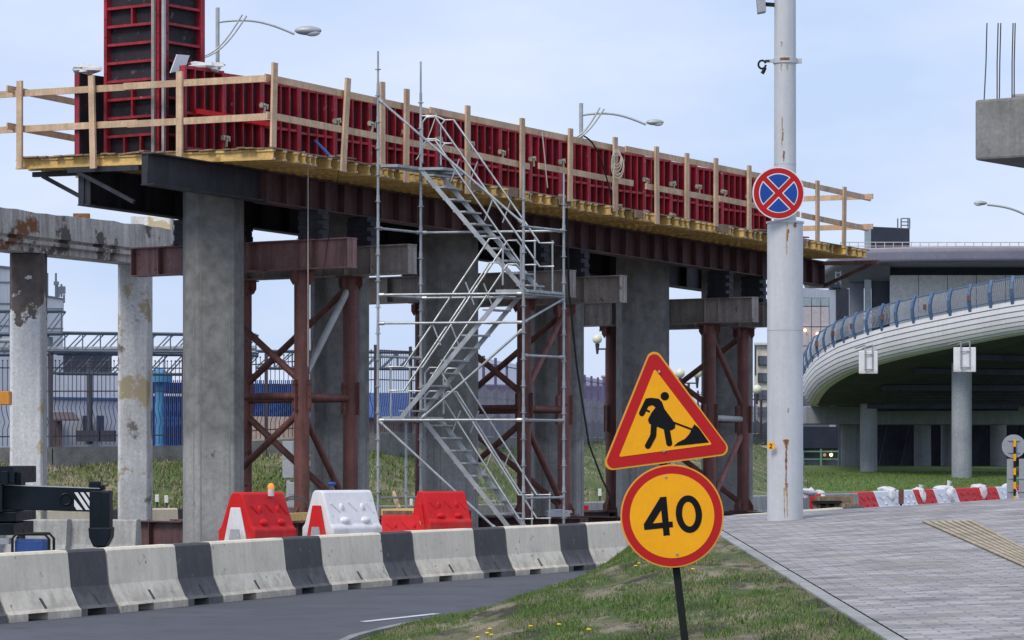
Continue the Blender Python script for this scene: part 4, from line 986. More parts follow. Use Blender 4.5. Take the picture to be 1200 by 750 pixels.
# number tag
b = MB(); c = W(903.5, 522.5, 44-.245); b.box(c, (.10, .006, .085), 0, math.radians(-25)); tg = b.build('number_plate', 'syel2' if False else 'syel', pole)
def stroke(b, pts, w_, to3, depth, m=0, caps=True):
    for p, q in zip(pts, pts[1:]):
        p = V((p[0], p[1], 0)); q = V((q[0], q[1], 0)); d = (q-p).normalized()*w_*.0; nrm = V((-(q-p).y, (q-p).x, 0)).normalized()*w_/2
        b.prism([to3(*(p+nrm).xy), to3(*(q+nrm).xy), to3(*(q-nrm).xy), to3(*(p-nrm).xy)], depth, m)
    for p in (pts if caps else []):
        b.prism([to3(p[0]+math.cos(a)*w_/2, p[1]+math.sin(a)*w_/2) for a in [2*math.pi*i/16 for i in range(16)]], depth*.97, m)
b = MB(); R_ = Matrix.Rotation(math.radians(-25), 3, 'Z')
stroke(b, [(-.015, .015), (0, .028), (.015, .015), (.013, .004), (-.016, -.028), (.017, -.028)], .010, lambda x, y: c+R_@V((x, -.0055, y)), R_@V((0, -.002, 0))); b.build('digit', 'sblk', tg)

# no stopping sign
ns = thing('no_stopping_sign', 'round red and blue no stopping sign strapped to the grey pole', 'road sign', W(912, 257, 43.65))
cN = W(912, 226.5, 43.70); k = 43.7/F
ry = math.radians(6); ux = V((math.cos(ry), math.sin(ry), 0)); uz = V((0, 0, 1)); un = V((math.sin(ry), -math.cos(ry), 0))
def tn(x, y, off=0): return cN+ux*x*k+uz*y*k+un*off
def disc(b, to, r, off, depth, m=0, n_=64, cx=0, cy=0, sx=1, sy=1): b.prism([to(cx+math.cos(2*math.pi*i/n_)*r*sx, cy+math.sin(2*math.pi*i/n_)*r*sy, off) for i in range(n_)], depth, m)
b = MB(); disc(b, tn, 30.8, 0, un*.02); b.build('face_plate', 'swhite', ns)
b = MB(); disc(b, tn, 29.4, .0215, un*.002); b.build('red_ring', 'sred', ns)
for name, m, w_, r_, off in (('white_sector', 'swhite', 2.9, 23.2, .0245), ('blue_sector', 'sblue', 4.1, 22.1, .0275)):
    for q in range(4):
        b = MB(); rot = q*math.pi/2; da = math.asin(w_/r_); a0 = math.pi/4+da; a1 = 3*math.pi/4-da; pts = [(0, w_*math.sqrt(2))]
        pts += [(math.cos(lerp(a0, a1, i/16))*r_, math.sin(lerp(a0, a1, i/16))*r_) for i in range(17)]
        b.prism([tn(x*math.cos(rot)-y*math.sin(rot), x*math.sin(rot)+y*math.cos(rot), off) for x, y in pts], un*.0015); b.build(name, m, ns)
b = MB(); 
for yy in (12, -14): b.beam(tn(-12, yy, -.02), tn(12, yy, -.02), .03, .03); b.tube(V((PX, PY, tn(0, yy).z-.02)), V((PX, PY, tn(0, yy).z+.02)), r2+.008, 24)
b.build('strap', 'galv', ns)

# ------------------------------------------------------------------ roadworks signs
SY = 22.4; sg = thing('roadworks_signpost', 'temporary leaning post with yellow roadworks triangle above round 40 sign', 'road sign', W(806, 770, SY))
kk = SY/F
def ts(zx, zy, off=0.): p = W(680+zx/2.678, 400+zy/2.678, SY-.03); p.y -= off; return p
def rounded(verts, r, n_=8):
    out = []; m = len(verts)
    for i in range(m):
        a = V((*verts[i-1], 0)); c = V((*verts[i], 0)); d = V((*verts[(i+1) % m], 0)); u1 = (a-c).normalized(); u2 = (d-c).normalized(); ang = u1.angle(u2); L_ = r/math.tan(ang/2); p1 = c+u1*L_; p2 = c+u2*L_
        cen = c+(u1+u2).normalized()*(r/math.sin(ang/2)); a1 = math.atan2((p1-cen).y, (p1-cen).x); a2 = math.atan2((p2-cen).y, (p2-cen).x); dd = (a2-a1+math.pi) % (2*math.pi)-math.pi
        out += [(cen.x+math.cos(a1+dd*j/n_)*r, cen.y+math.sin(a1+dd*j/n_)*r) for j in range(n_+1)]
    return out
Fw = V((0, -.002, 0))
tri = thing_part = None
T0 = [(226, 8), (63, 409), (483, 354)]
b = MB(); b.prism([ts(*p, -.002) for p in rounded(T0, 24)], (0, .02, 0)); tri = b.build('triangle_plate', 'sback', sg)
b = MB(); b.prism([ts(*p, .001) for p in rounded(T0, 24)], Fw); b.build('rim', 'sorange', tri)
T1 = [(227, 19), (72, 402), (475, 349)]
b = MB(); b.prism([ts(*p, .004) for p in rounded(T1, 21)], Fw); b.build('red_border', 'sred', tri)
T2 = [(233, 86), (121, 363), (414, 324)]
b = MB(); b.prism([ts(*p, .007) for p in rounded(T2, 4)], Fw); b.build('yellow_field', 'syel', tri)
b = MB(); D_f = Fw*.8
t3 = lambda x, y: ts(x, y, .0100)
b.prism([t3(265+13.2*math.cos(a), 172+13.2*math.sin(a)) for a in [2*math.pi*i/24 for i in range(24)]], D_f)
stroke(b, [(211, 188), (193, 226)], 18, t3, D_f*.90)
b.prism([t3(*p) for p in [(204, 180), (222, 177), (246, 180), (256, 190), (264, 212), (298, 258), (297, 272), (286, 279), (262, 276), (216, 258), (212, 246), (222, 226), (236, 207), (226, 200), (208, 206)]], D_f*1.06)
stroke(b, [(231, 262), (229, 296), (212, 328)], 19, t3, D_f*.82); stroke(b, [(270, 268), (279, 320)], 19, t3, D_f*.78)
stroke(b, [(196, 212), (216, 220)], 6, t3, D_f*.74); stroke(b, [(262, 243), (352, 277)], 6, t3, D_f*.7)
b.prism([t3(*p) for p in [(293, 329), (306, 317), (328, 306), (341, 292), (350, 274), (358, 260), (372, 272), (404, 317)]], D_f)
b.build('digging_worker_symbol', 'sblk', tri)
cx, cy = 288, 548
b = MB(); disc(b, ts, 162, -.002, V((0, .02, 0)), cx=cx, cy=cy); rd = b.build('round_plate', 'sback', sg)
b = MB(); disc(b, ts, 162, .001, Fw, cx=cx, cy=cy); b.build('rim', 'sorange', rd)
b = MB(); disc(b, ts, 157, .004, Fw, cx=cx, cy=cy); b.build('red_border', 'sred', rd)
b = MB(); disc(b, ts, 132.5, .007, Fw, cx=cx, cy=cy); b.build('yellow_field', 'syel', rd)
b = MB(); stroke(b, [(260, 488), (271, 609)], 20, t3, D_f, caps=False)
b.prism([t3(*p) for p in [(251, 489), (263, 489), (266, 510), (224, 576), (204, 588), (199, 574)]], D_f*.9); stroke(b, [(200, 583), (290, 574)], 18, t3, D_f*.83, caps=False)
b.build('digit_four', 'sblk', rd)
b = MB(); n_ = 48; th = math.radians(-5)
def el(a, rx, ry): x = math.cos(a)*rx; y = math.sin(a)*ry; return t3(340.5+x*math.cos(th)-y*math.sin(th), 542+x*math.sin(th)+y*math.cos(th))
for i in range(n_):
    a0, a1 = 2*math.pi*i/n_, 2*math.pi*(i+1)/n_; b.prism([el(a0, 41, 59), el(a1, 41, 59), el(a1, 21, 39), el(a0, 21, 39)], D_f)
b.build('digit_zero', 'sblk', rd)
pt_, pb_ = W(775, 520, SY), W(806, 775, SY)
b = MB(); b.beam(pt_+V((0, .04, 0)), pb_+V((0, .04, 0)), .05, .04, up=(0, 1, 0)); b.build('post', 'cable', sg)
b = MB()
for y_ in (505, 530, 575, 640): p = lerp(pt_, pb_, (y_-520)/255); b.beam(p+V((-.12, .012, 0)), p+V((.12, .012, .012)), .012, .03)
b.build('fixing_bar', 'galv', sg)
for par, pts_ in ((tri, ((247, 95), (262, 345))), (rd, ((268, 425), (303, 668)))):
    for zx_, zy_ in pts_:
        b = MB(); p = ts(zx_, zy_, .009); b.tube(p, p+V((0, -.006, 0)), .009, 12); b.build('bolt', 'galv', par)
b = MB(); b.path([lerp(pt_, pb_, .2)+V((-.02, .05, 0)), lerp(pt_, pb_, .2)+V((-.4, .1, 0)), lerp(pt_, pb_, .18)+V((-.36, .1, .03))], .006, 6)

# round sign back at right edge
p = W(1188, 523, 100); r = thing('road_sign_back', 'grey back of a round road sign on a yellow and black post', 'road sign', (p.x, p.y, 0))
b = MB(); b.tube(p+V((0, 0, 0)), p+V((0, .03, 0)), .36, 40); b.build('round_plate', 'sback', r, smooth=True)
b = MB(); 
for z, w_ in ((.18, .5), (-.18, .5)): b.box(p+V((0, -.02, z)), (w_*.7, .03, .035))
b.build('mounting_rail', 'sback', r)
b = MB()
z = p.z-.36
zt = z
for i in range(12):
    b.box((p.x+.02, p.y-.06, p.z+.2-(p.z+.2)*(i+.5)/12), (.07, .05, (p.z+.2)/12), i % 2)
b.build('post', ['syel', 'cable'], r)
b = MB(); zp0, zp1 = .75, p.z-.38
for xx in (-.10, .27): b.box((p.x+xx-.0, p.y, (zp0+zp1)/2-.35), (.22, .02, zp1-zp0+.7))
for z in (.5, 1.0, 1.4): b.box((p.x+.08, p.y-.02, z), (.5, .03, .04))
b.build('marker_plate', 'sback', r)

# ------------------------------------------------------------------ unfinished pier top right
c0 = W(1142, 188, 62); zb, zt = c0.z, W(1142, 117, 62).z
b = MB(); a = V((c0.x, c0.y, 0)); pts = [a, a+U*9, a+U*9-VV*3.2, a-VV*3.2]
b.prism([V((p.x, p.y, zb)) for p in pts], (0, 0, zt-zb)); q = a-VV*.55+U*1.2
cap_ = thing('pier_cap', 'unfinished grey concrete pier cap jutting in at top right', 'pier', (a.x, a.y, 0))
b.build('cap_block', 'conc', cap_, bevel=.05)
b = MB(); b.box((q.x+.62, q.y+.6, zt+.12), (1.3, 1.3, .22), 0, AU); b.build('upstand', 'conc_lt', cap_, bevel=.04)
b = MB(); q = a-VV*1.9+U*3.2; b.tube((q.x, q.y, -.05), (q.x, q.y, zb), .55, 28); b.build('column', 'conc', cap_, smooth=True)
for px, dx in ((1153, .08), (1168.5, .0), (1171, .02), (1186, .0), (1188.5, .0)):
    p = W(px, 117, 62.4); b = MB(); b.path([p-V((0, 0, .1)), p+V((dx*.5, 0, .7)), W(px+dx*30+1.2, 27, 62.4)], .013, 6); b.build('rebar', 'rebar', cap_, smooth=True)

# ------------------------------------------------------------------ old concrete frame at left
of = thing('old_concrete_frame', 'old whitewashed concrete beam on two peeling columns at the left', 'concrete frame', (-9.5, 72, 0))
p0 = W(-60, 250, 67.3); p1 = W(212, 262, 75.8); zt, zb = EYE+5.28, EYE+4.43
d = (p1-p0); d.z = 0; d.normalize(); nrm = V((d.y, -d.x, 0))
def P_(o_, z): return V((p0.x, p0.y, 0))+nrm*o_+V((0, 0, z))
prof = [(.36, zt), (.38, zt-.52), (.30, zt-.54), (.30, zt-.59), (.38, zt-.61), (.38, zt-.68), (.32, zt-.70), (.32, zt-.85), (-.38, zt-.85), (-.38, zt)]
b = MB(); Lf = (V((p1.x, p1.y, 0))-V((p0.x, p0.y, 0))).length; NSg = 24
i0 = 0; n = len(prof)
for q in range(NSg+1):
    for o_, z in prof:
        jit = .035*noise.noise(V((q*1.7, o_*3, z*2))); p = P_(o_, z+(jit if z == zt else 0))+d*Lf*q/NSg; b.v.append(tuple(p))
for q in range(NSg):
    for j in range(n): a = q*n+j; c = q*n+(j+1) % n; b.f.append((a, c, c+n, a+n)); b.m.append(0)
b.f.append(tuple(range(n))); b.m.append(0); b.f.append(tuple(NSg*n+j for j in range(n))[::-1]); b.m.append(0)
b.build('beam', 'old_beam', of)
for px, Y, w_, m in ((33.5, 70.2, .72, 'old_col'), (158.5, 74.1, .72, 'old')):
    c = W(px, 500, Y); b = MB(); h = w_/2; ch = .06
    ang = 0
    pts = [(-h+ch, -h), (h-ch, -h), (h, -h+ch), (h, h-ch), (h-ch, h), (-h+ch, h), (-h, h-ch), (-h, -h+ch)]
    b.prism([(c.x+x, c.y+y, 0) for x, y in pts], (0, 0, zb-.003)); b.build('column', m, of, bevel=.02)
c = W(179, 262, 75.6); b = MB(); b.box((c.x, c.y, zt+.12), (.93, .8, .46), 0, .0); b.build('bearing_block', 'old', of, bevel=.03)
b = MB(); b.box(W(96, 253, 71.9)-V((0, .05, 0)), (.35, .2, .09)); b.build('rusty_cap', 'rust', of)

# ------------------------------------------------------------------ crane truck outrigger
ct = thing('truck_crane', 'dark green truck crane at the left edge with one outrigger extended', 'truck', W(-40, 600, 50.)*1.0); ORG[ct.name] = V(ct.location)
Y = 50.
def bx(b, x0, x1, y0, y1, dY0, dY1, m=0):
    a = W(x0, y1, Y); c = W(x1, y0, Y); return b.box(((a.x+c.x)/2, Y+(dY0+dY1)/2, (a.z+c.z)/2), (c.x-a.x, dY1-dY0, c.z-a.z), m)
b = MB(); a0, a1 = W(2, 569, Y), W(117, 573, Y); b0, b1 = W(2, 597, Y), W(117, 600, Y)
b.hexa([b0, b1, b1+V((0, .4, 0)), b0+V((0, .4, 0)), a0, a1, a1+V((0, .4, 0)), a0+V((0, .4, 0))]); ob = b.build('outrigger_beam', 'truck', ct, bevel=.01)
b = MB(); b.hexa([a0+V((.02, -.01, .002)), a1+V((0, -.01, .002)), a1+V((0, .41, .002)), a0+V((.02, .41, .002)), a0+V((.02, -.01, .014)), a1+V((0, -.01, .014)), a1+V((0, .41, .014)), a0+V((.02, .41, .014))]); b.build('beam_cap', 'cabinet', ob)
b = MB()
for k in range(5):
    x = 86+7.2*k
    P4 = [W(max(x, 87) if True else x, 578 if k < 5 else 0, Y-.012), None, None, None]
    xa, ya = x-6, 577; xb, yb_ = x+9, 597
    if k == 0: pts = [(87, 585), (91, 590), (97, 597.5), (90, 597.5), (87, 593)]
    elif k == 4: pts = [(108, 577), (113, 577), (116.5, 582), (116.5, 588)]
    else: x = 87+7*(k-1); pts = [(x, 577), (x+4, 577), (x+18 if k < 3 else min(x+18, 116.5), 597.5 if k < 3 else 593), (x+13.5, 597.5)]
    b.prism([W(px_, py_, Y-.006) for px_, py_ in pts], (0, -.003, 0))
b.build('warning_stripes', 'swhite', ob)
b = MB(); c = W(77, 585, Y-.001); b.path([c+V((math.cos(a)*.085, -.01, math.sin(a)*.085)) for a in [math.pi*2*i/20 for i in range(21)]], .012, 6); b.build('ring', 'truck', ob, smooth=True)
b = MB(); bx(b, 105, 129, 575, 622, -.03, .36); bx(b, 119, 129, 576, 620, -.06, -.03)
bx(b, 104, 117, 564, 573, 0, .2); bx(b, 116, 122, 568, 574, .02, .2); jc = b.build('jack_cylinder', 'truck', ct, bevel=.015)
b = MB(); pts = [W(104, 618, Y), W(131, 618, Y), W(130, 630, Y), W(124, 641, Y), W(110, 641, Y), W(105, 630, Y)]; b.prism([p+V((0, -.08, 0)) for p in pts], (0, .46, 0)); b.build('jack_foot', 'truck', ct, bevel=.02)
b = MB(); p = W(117, 660, Y); b.tube((p.x, Y+.15, 0), (p.x, Y+.15, W(0, 640, Y).z+.05), .07, 16); b.box((p.x, Y+.15, .05), (.5, .5, .08)); b.build('ground_pad', 'truck', ct)
b = MB(); bx(b, -130, 18, 546, 566, -.2, 2.2); bx(b, 5, 12, 552, 568, -.25, -.2); bx(b, 18, 25, 553, 569, .0, .3); bx(b, -130, 5, 566, 600, -.2, 2.2); bx(b, -130, 20, 600, 611, -.1, 2.); bx(b, -130, 17, 613, 627, -.1, 2.); b.build('chassis', 'truck', ct, bevel=.01)
b = MB(); bx(b, -130, 15, 630, 637, -.4, -.1); b.build('side_step', 'galv', ct)
b = MB(); bx(b, -60, 8.5, 458, 474, .2, .5); bx(b, -60, -20, 474, 546, .2, .5); b.build('boom_end', 'orange', ct, bevel=.01)
for x in (-60, -110):
    b = MB(); p = W(x, 600, Y+.3); b.tube((p.x, Y+.3, .5), (p.x, Y+.7, .5), .5, 28); b.build('wheel', 'cable', ct, smooth=True)
# generator
Y = 46.; g = thing('portable_generator', 'blue portable generator in black tube frame at the left edge', 'generator', W(35, 700, 46)); g.location.z = 0; ORG[g.name] = V(g.location)
b = MB(); bx(b, 17, 52, 632, 665, 0, .4); b.build('body', 'blue', g, bevel=.03)
b = MB(); 
for yy in (-.04, .44):
    A_, C_2 = W(15, 626, Y), W(58, 626, Y); b.path([V((A_.x, Y+yy, .0)), V((A_.x, Y+yy, A_.z-.06)), V((A_.x+.05, Y+yy, A_.z)), V((C_2.x-.06, Y+yy, A_.z)), V((C_2.x, Y+yy, A_.z-.07)), V((C_2.x, Y+yy, .0))], .02, 8)
b.build('tube_frame', 'cable', g, smooth=True)
b = MB(); p = W(26, 627, Y+.1); b.tube(p-V((0, 0, .05)), p+V((0, 0, .1)), .05, 10, 0, .015); b.build('fuel_cap', 'cable', g, smooth=True)

# electrical cabinets on bank foot
for x0, x1, y0, y1, Y, lab in ((331, 344, 517, 560, 91, 'tall grey electrical cabinet on the bank behind the left tower'), (337, 349, 565, 596, 88, 'small grey electrical cabinet below the tall one')):
    r = thing('electrical_cabinet', lab, 'cabinet', (W(x0, 0, Y).x, Y, 0), 'grey electrical cabinets'); b = MB(); bx(b, x0, x1, y0, y1, 0, .25); o = b.build('box', 'cabinet', r, bevel=.01)
    b = MB(); bx(b, x0+1, x1-1, y0+2, (y0+y1)/2-1, -.012, 0); b.build('door', 'cabinet', o)
    b = MB(); p = W((x0+x1)/2, y1, Y); b.box((p.x, Y+.1, p.z/2), (.1, .1, p.z)); b.build('post', 'cabinet', r)

# ------------------------------------------------------------------ fences
def fence_panel(name, label, pts, hgt, wave, bar_sp, fm='fence', net=None, posts=True, footing=True):
    # pts: list of (px, y_base, Y)
    r = thing(name, label, 'fence', W(*[pts[0][0], pts[0][1], pts[0][2]]))
    P3 = [W(*p) for p in pts]
    for a, c in zip(P3, P3[1:]):
        Ls = (c-a).length; nseg = max(1, round(Ls/3.)); 
        for q in range(nseg):
            s0, s1 = lerp(a, c, q/nseg), lerp(a, c, (q+1)/nseg); b = MB(); d = s1-s0; nb = int(d.length/bar_sp)
            zz_ = V((0, 0, 1))
            for h_ in ((.12, .62, .88) if wave else (.06, .5, .93)): b.beam(s0+zz_*hgt*h_, s1+zz_*hgt*h_, .025, .035)
            nv = d.cross(zz_).normalized()
            for i in range(1, nb):
                p = lerp(s0, s1, i/nb)
                if wave: b.path([p+zz_*.05, p+zz_*hgt*.2, p+zz_*hgt*.28+d.normalized()*.06, p+zz_*hgt*.36, p+zz_*hgt*.44+d.normalized()*(-.04), p+zz_*hgt*.5, p+zz_*hgt*.95], .011, 4)
                else: b.box(p+zz_*hgt*.54, (.013, .013, hgt*.90))
                if wave: b.ball(p+zz_*hgt*.96, .028, 0, 6, 4)
            b.build('railing_panel', fm, r)
            b = MB(); b.box(s0+zz_*(hgt*.5), (.10, .10, hgt*1.04)); b.build('post', fm, r)
            if net: b = MB(); nh = net; b.prism([s0+zz_*.02-nv*-.05, s1+zz_*.02-nv*-.05, s1+zz_*hgt*nh-nv*-.05, lerp(s0, s1, .5)+zz_*hgt*(nh-.08)-nv*-.05, s0+zz_*hgt*nh-nv*-.05], nv*.012); b.build('screen_sheet', 'netlt', r); b = MB(); o2 = nv*-.02; b.prism([s0+zz_*.02-o2, s1+zz_*.02-o2, s1+zz_*hgt*.30-o2, lerp(s0, s1, .5)+zz_*hgt*.24-o2, s0+zz_*hgt*.36-o2], nv*-.012); b.build('tarpaulin', 'net', r)
    if footing:
        for a, c in zip(P3, P3[1:]):
            b = MB(); b.beam(V((a.x, a.y, a.z-.35)), V((c.x, c.y, c.z-.35)), .3, .70); b.build('footing_wall', 'wallgrey', r)
    return r
fence_panel('iron_fence', 'dark iron fence with bowed bars on a low wall behind the old columns', [(-60, 525, 94.4), (60, 524, 95.2), (215, 522, 97.8), (310, 516, 98.9)], 2.62, True, .135)
fence_panel('iron_fence', 'dark iron fence with spiked bowed bars seen through the scaffold', [(312, 516, 98.9), (440, 508, 99.8), (520, 507, 105)], 2.65, True, .135)
fence_panel('screened_fence', 'purple barred fence hung with sagging mesh, seen beyond the middle tower', [(552, 512, 110), (630, 513, 128), (715, 513, 158)], 2.75, False, .17, fm='purplepost', net=.64)
fence_panel('screened_fence', 'distant purple fence seen between the right tower posts and pole', [(730, 512, 165), (800, 510, 178), (900, 508, 194)], 2.4, False, .2, fm='purplepost', net=.7)
b = MB(); bxw = W(712, 477, 156); b.box((bxw.x, 156, bxw.z-.3), (.5, .5, 3.4)); b.box((bxw.x, 156, bxw.z+1.45), (.62, .62, .1)); tag(b.build('stone_pillar', 'conc_lt', bevel=.02), 'square stone fence pillar below the first globe lamp', 'pillar')

# ------------------------------------------------------------------ background left
Y = 130.
def trusspts(px, y, Y): return W(px, y, Y)
tr = thing('pipe_gantry', 'blue grey lattice gantry running behind the fence', 'gantry', W(55, 530, 130))
def truss(x0, y0, Y0, x1, y1, Y1, dep, nb, name='truss_span'):
    b = MB(); A_, C_3 = W(x0, y0, Y0), W(x1, y1, Y1); dn = V((0, 0, dep)); bk = V((0, 1.2, 0))
    for o_ in (V((0, 0, 0)), bk): b.tube(A_+o_, C_3+o_, .055, 6); b.tube(A_-dn+o_, C_3-dn+o_, .055, 6)
    for i in range(nb+1):
        p = lerp(A_, C_3, i/nb); b.tube(p, p-dn, .028, 5); b.tube(p-dn, p-dn+bk, .028, 5); b.tube(p, p+bk, .028, 5)
        if i < nb: q = lerp(A_, C_3, (i+1)/nb); b.tube(p-dn, q, .03, 5); b.tube(p-dn+bk, q+bk, .03, 5)
    b.build(name, 'truss', tr)
truss(55, 389.5, 130, 300, 392, 134, .74, 12); truss(300, 411, 134, 545, 413, 140, .7, 12); truss(62, 414, 131, 300, 416, 134, .8, 11); truss(-60, 392, 128, 53, 391, 130, .8, 6); truss(-30, 364, 129, 72, 364, 130, .9, 5)
b = MB()
for px in (59, 235, 262, 420, 541): 
    for o_ in (0, 1.2): p = W(px, 392 if px < 300 else 412, 131+o_); b.box((p.x, p.y, p.z/2+.5), (.18, .18, p.z-1.2))
b.build('gantry_leg', 'truss', tr)
b = MB(); b.tube(W(-20, 410, 129.5), W(300, 408, 134.5), .11, 8); b.tube(W(-20, 399, 129), W(50, 399, 129.5), .1, 8); b.build('pipe', 'galv_brace', tr, smooth=True)
# tall white building
wb = thing('white_block', 'tall white windowless building with rooftop antennas behind the left column', 'building', W(30, 530, 260)); Y = 260
def bldbox(name, px0, px1, yt, yb, Y0, Y1, depth, m, parent, bev=0):
    a = W(px0, yt, Y0); c = W(px1, yt, Y1); zb_ = W(0, yb, Y0).z; dv = c-a; dv.z = 0; nv = V((a.x/a.y, 1, 0))*depth; nv2 = V((c.x/c.y, 1, 0))*depth
    b = MB(); b.hexa([V((a.x, a.y, zb_)), V((c.x, c.y, zb_)), V((c.x, c.y, zb_))+nv2, V((a.x, a.y, zb_))+nv, a, V((c.x, c.y, a.z)), V((c.x, c.y, a.z))+nv2, a+nv]); return b.build(name, m, parent, bevel=bev)
bldbox('wall', -80, 13, 305, 545, 240, 250, 20, 'render', wb); bldbox('wall', 14, 74, 341, 545, 255, 268, 20, 'render', wb)
bldbox('coping', -80, 13, 303, 305.5, 239.6, 249.6, 21, 'soffit', wb); bldbox('coping', 14, 74.6, 339.5, 341.2, 254.6, 267.6, 21, 'soffit', wb)
b = MB()
for px, y0, y1 in ((55.5, 320, 345), (65.5, 320, 345), (67, 331, 345), (72, 333, 345), (75, 345, 352), (69, 336, 345)): b.tube(W(px, y1+3, 262), W(px, y0, 262), .09, 6)
b.box(W(66, 332, 262), (.4, .2, .3)); b.box(W(73, 340, 262), (.5, .2, .6)); b.build('antenna', 'truss', wb)
b = MB()
for y in (330, 355, 381, 407): b.beam(W(-80, y, 239.9), W(13, y+1, 249.9), .05, .12)
for y in (362, 385): b.beam(W(14, y, 254.9), W(74, y, 267.9), .05, .12)
b.build('wall_joint', 'soffit', wb)
# low white building w awning
lb = thing('low_white_building', 'low white building with brown awning behind the iron fence', 'building', W(100, 525, 150))
bldbox('wall', 58, 182, 436, 540, 150, 154, 10, 'render', lb); bldbox('upper_storey', 74, 131, 415, 436.5, 151, 153, 8, 'slate', lb); bldbox('cornice', 57.5, 182, 465, 467.5, 149.8, 153.8, .6, 'bluepaint', lb)
b = MB(); p = W(60, 484, 149.2); q = W(92, 490, 149.4); b.prism([W(60, 483, 149.8), W(86, 483, 149.8), W(93, 491, 148.4), W(60, 491, 148.4)], (0, 0, -.08)); b.build('awning', 'brown', lb)
bldbox('door', 60, 73, 491, 527, 149.8, 149.9, .4, 'brown', lb)
for x0, x1 in ((97, 104), (113, 122)): bldbox('window', x0, x1, 487, 514, 150.6, 151, .8, 'glass', lb)
b = MB(); b.box(W(104, 511, 148), (1.1, .5, .5)); b.box(W(126, 511, 148), (.7, .5, .5)); b.tube(W(105, 520, 148.5), W(105, 425, 149), .14, 12); b.build('plant_duct', 'slate', lb)
bb = thing('blue_hall', 'blue corrugated hall with white stripe behind the fence', 'building', W(300, 520, 145))
bldbox('wall', 178, 345, 448, 530, 145, 148, 8, 'blue', bb); bldbox('white_stripe', 177.5, 345, 461, 464, 144.9, 147.9, .5, 'swhite', bb)
b = MB()
for i in range(70): p = lerp(W(179, 448, 144.95), W(344, 448, 147.9), i/69); b.box((p.x, p.y, p.z-1.5), (.05, .06, 3.2))
b.build('corrugation', 'blue', bb)
b = MB(); p = W(187, 433, 141); b.tube(W(187, 448, 141), W(187, 438, 141), .55, 16); b.tube(W(187, 438, 141), W(187, 432, 141), .5, 16, 0, .1); b.tube(W(187, 525, 141), W(187, 448, 141), .2, 10); b.build('hopper', 'bluelt', bb, smooth=True) if False else None
X['bluelt'] = mat('light_blue_paint', (.05, .22, .42), .15, 2, .6); b.build('hopper', 'bluelt', bb, smooth=True)
b2_ = thing('pink_shed', 'pinkish low building with blue roofing behind the fence', 'building', W(400, 520, 150))
bldbox('wall', 288, 492, 488, 530, 143, 146, 6, 'beige', b2_)
b = MB()
for i in range(56):
    p = lerp(W(346, 461, 149), W(494, 461, 151), i/55); q = lerp(W(346, 489, 143.2), W(494, 489, 145.4), i/55); b.beam(p, q, .22, .06)
b.prism([W(345, 461, 149), W(495, 461, 151), W(495, 489, 145.3), W(345, 489, 143)], (0, 0, -.05)); b.build('roof', 'blue', b2_)
bldbox('window', 472, 483, 495, 513, 145.3, 145.5, .6, 'glass', b2_)
gd = thing('grey_depot', 'pale grey distant depot wall behind the screened fence', 'building', W(590, 515, 230)); bldbox('wall', 540, 720, 452, 540, 230, 236, 10, 'conc_lt', gd)
bldbox('coping', 539, 720, 450, 452.3, 229.6, 235.6, 11, 'soffit', gd)

# ------------------------------------------------------------------ lamps
def globe_lamp(px, yb, Y, glob, label, base_y=515):
    r = thing('globe_lamp', label, 'street lamp', W(px, base_y, Y), 'globe lamps along the far fence'); b = MB(); b.tube(W(px, base_y, Y), W(px, yb, Y), .07, 8); a, c = W(px-11, yb, Y), W(px+11, yb, Y); b.tube(a, c, .045, 6)
    for q in glob: b.tube(W(px+q, yb+6, Y), W(px+q, yb-6, Y), .055, 6, 0, .12)
    b.build('post', 'fence', r, smooth=True)
    for q in glob: b = MB(); b.ball(W(px+q, yb-11.5, Y), 5.6*Y/F, 0, 16, 10); b.build('globe', 'globe', r, smooth=True)
globe_lamp(711, 409, 150, (-11, 11), 'twin globe street lamp above the stone pillar, largest of the globe lamps')
globe_lamp(807, 449, 175, (-10, 10), 'twin globe street lamp seen right of the triangle sign')
globe_lamp(892, 468, 190, (-5,), 'small globe lamp beside the white apartment block')
def street(px, ytop, yarm, hx, hy, Y, label, curves, base=560, hw=30):
    r = thing('street_lamp', label, 'street lamp', (W(px, 0, Y).x, Y, 0), 'cobra head street lamps'); b = MB(); rr = 2.4*Y/F
    b.tube((W(px, 0, Y).x, Y, -.1), W(px, ytop, Y), rr, 12); b.build('post', 'lamp', r, smooth=True)
    b = MB(); n_ = 12; pts = []
    for i in range(n_+1):
        t = i/n_; pts.append(W(lerp(px, hx, t), lerp(yarm, hy, t)-(.16*abs(hx-px))*math.sin(math.pi*t)*.55, Y))
    b.path(pts, rr*.55, 8); b.build('arm', 'lamp', r, smooth=True)
    sgn = 1 if hx > px else -1
    b = MB(); c = W(hx+sgn*hw*.5, hy-hw*.13, Y); R = hw*Y/F/2; b.ball(c, R, 0, 16, 10, (1, .45, .34)); b.ball(c+V((sgn*R*.3, 0, -R*.12)), R*.62, 1, 16, 10, (1, .6, .5)); b.build('lamp_head', ['lamp', 'swhite'], r, smooth=True)
    if curves:
        b = MB()
        for o_ in (0, curves[4]):
            x0, y0, x1, y1 = curves[:4]; pts = []
            for i in range(9): t = i/8; pts.append(W(lerp(x0, x1, t)+o_*t+2*o_*0, lerp(y0, y1, t)+(.22*abs(x1-x0))*math.sin(math.pi*t)+(o_*.3), Y-.3))
            b.path(pts, rr*.42, 8)
        b.build('curved_brackets', 'lamp', r, smooth=True)
    return r
street(255, 9, 26, 345, 40, 115, 'nearest cobra head street lamp above the left end of the platform', (231, 68, 284, 17, 5), hw=32)
street(681, 121, 135, 757, 146, 190, 'smaller street lamp above the middle of the platform', (668, 164, 703, 126, 5), hw=21)
street(1222, 262, 264, 1157, 240, 200, 'street lamp arm entering from the right edge above the ramp', None, hw=16)

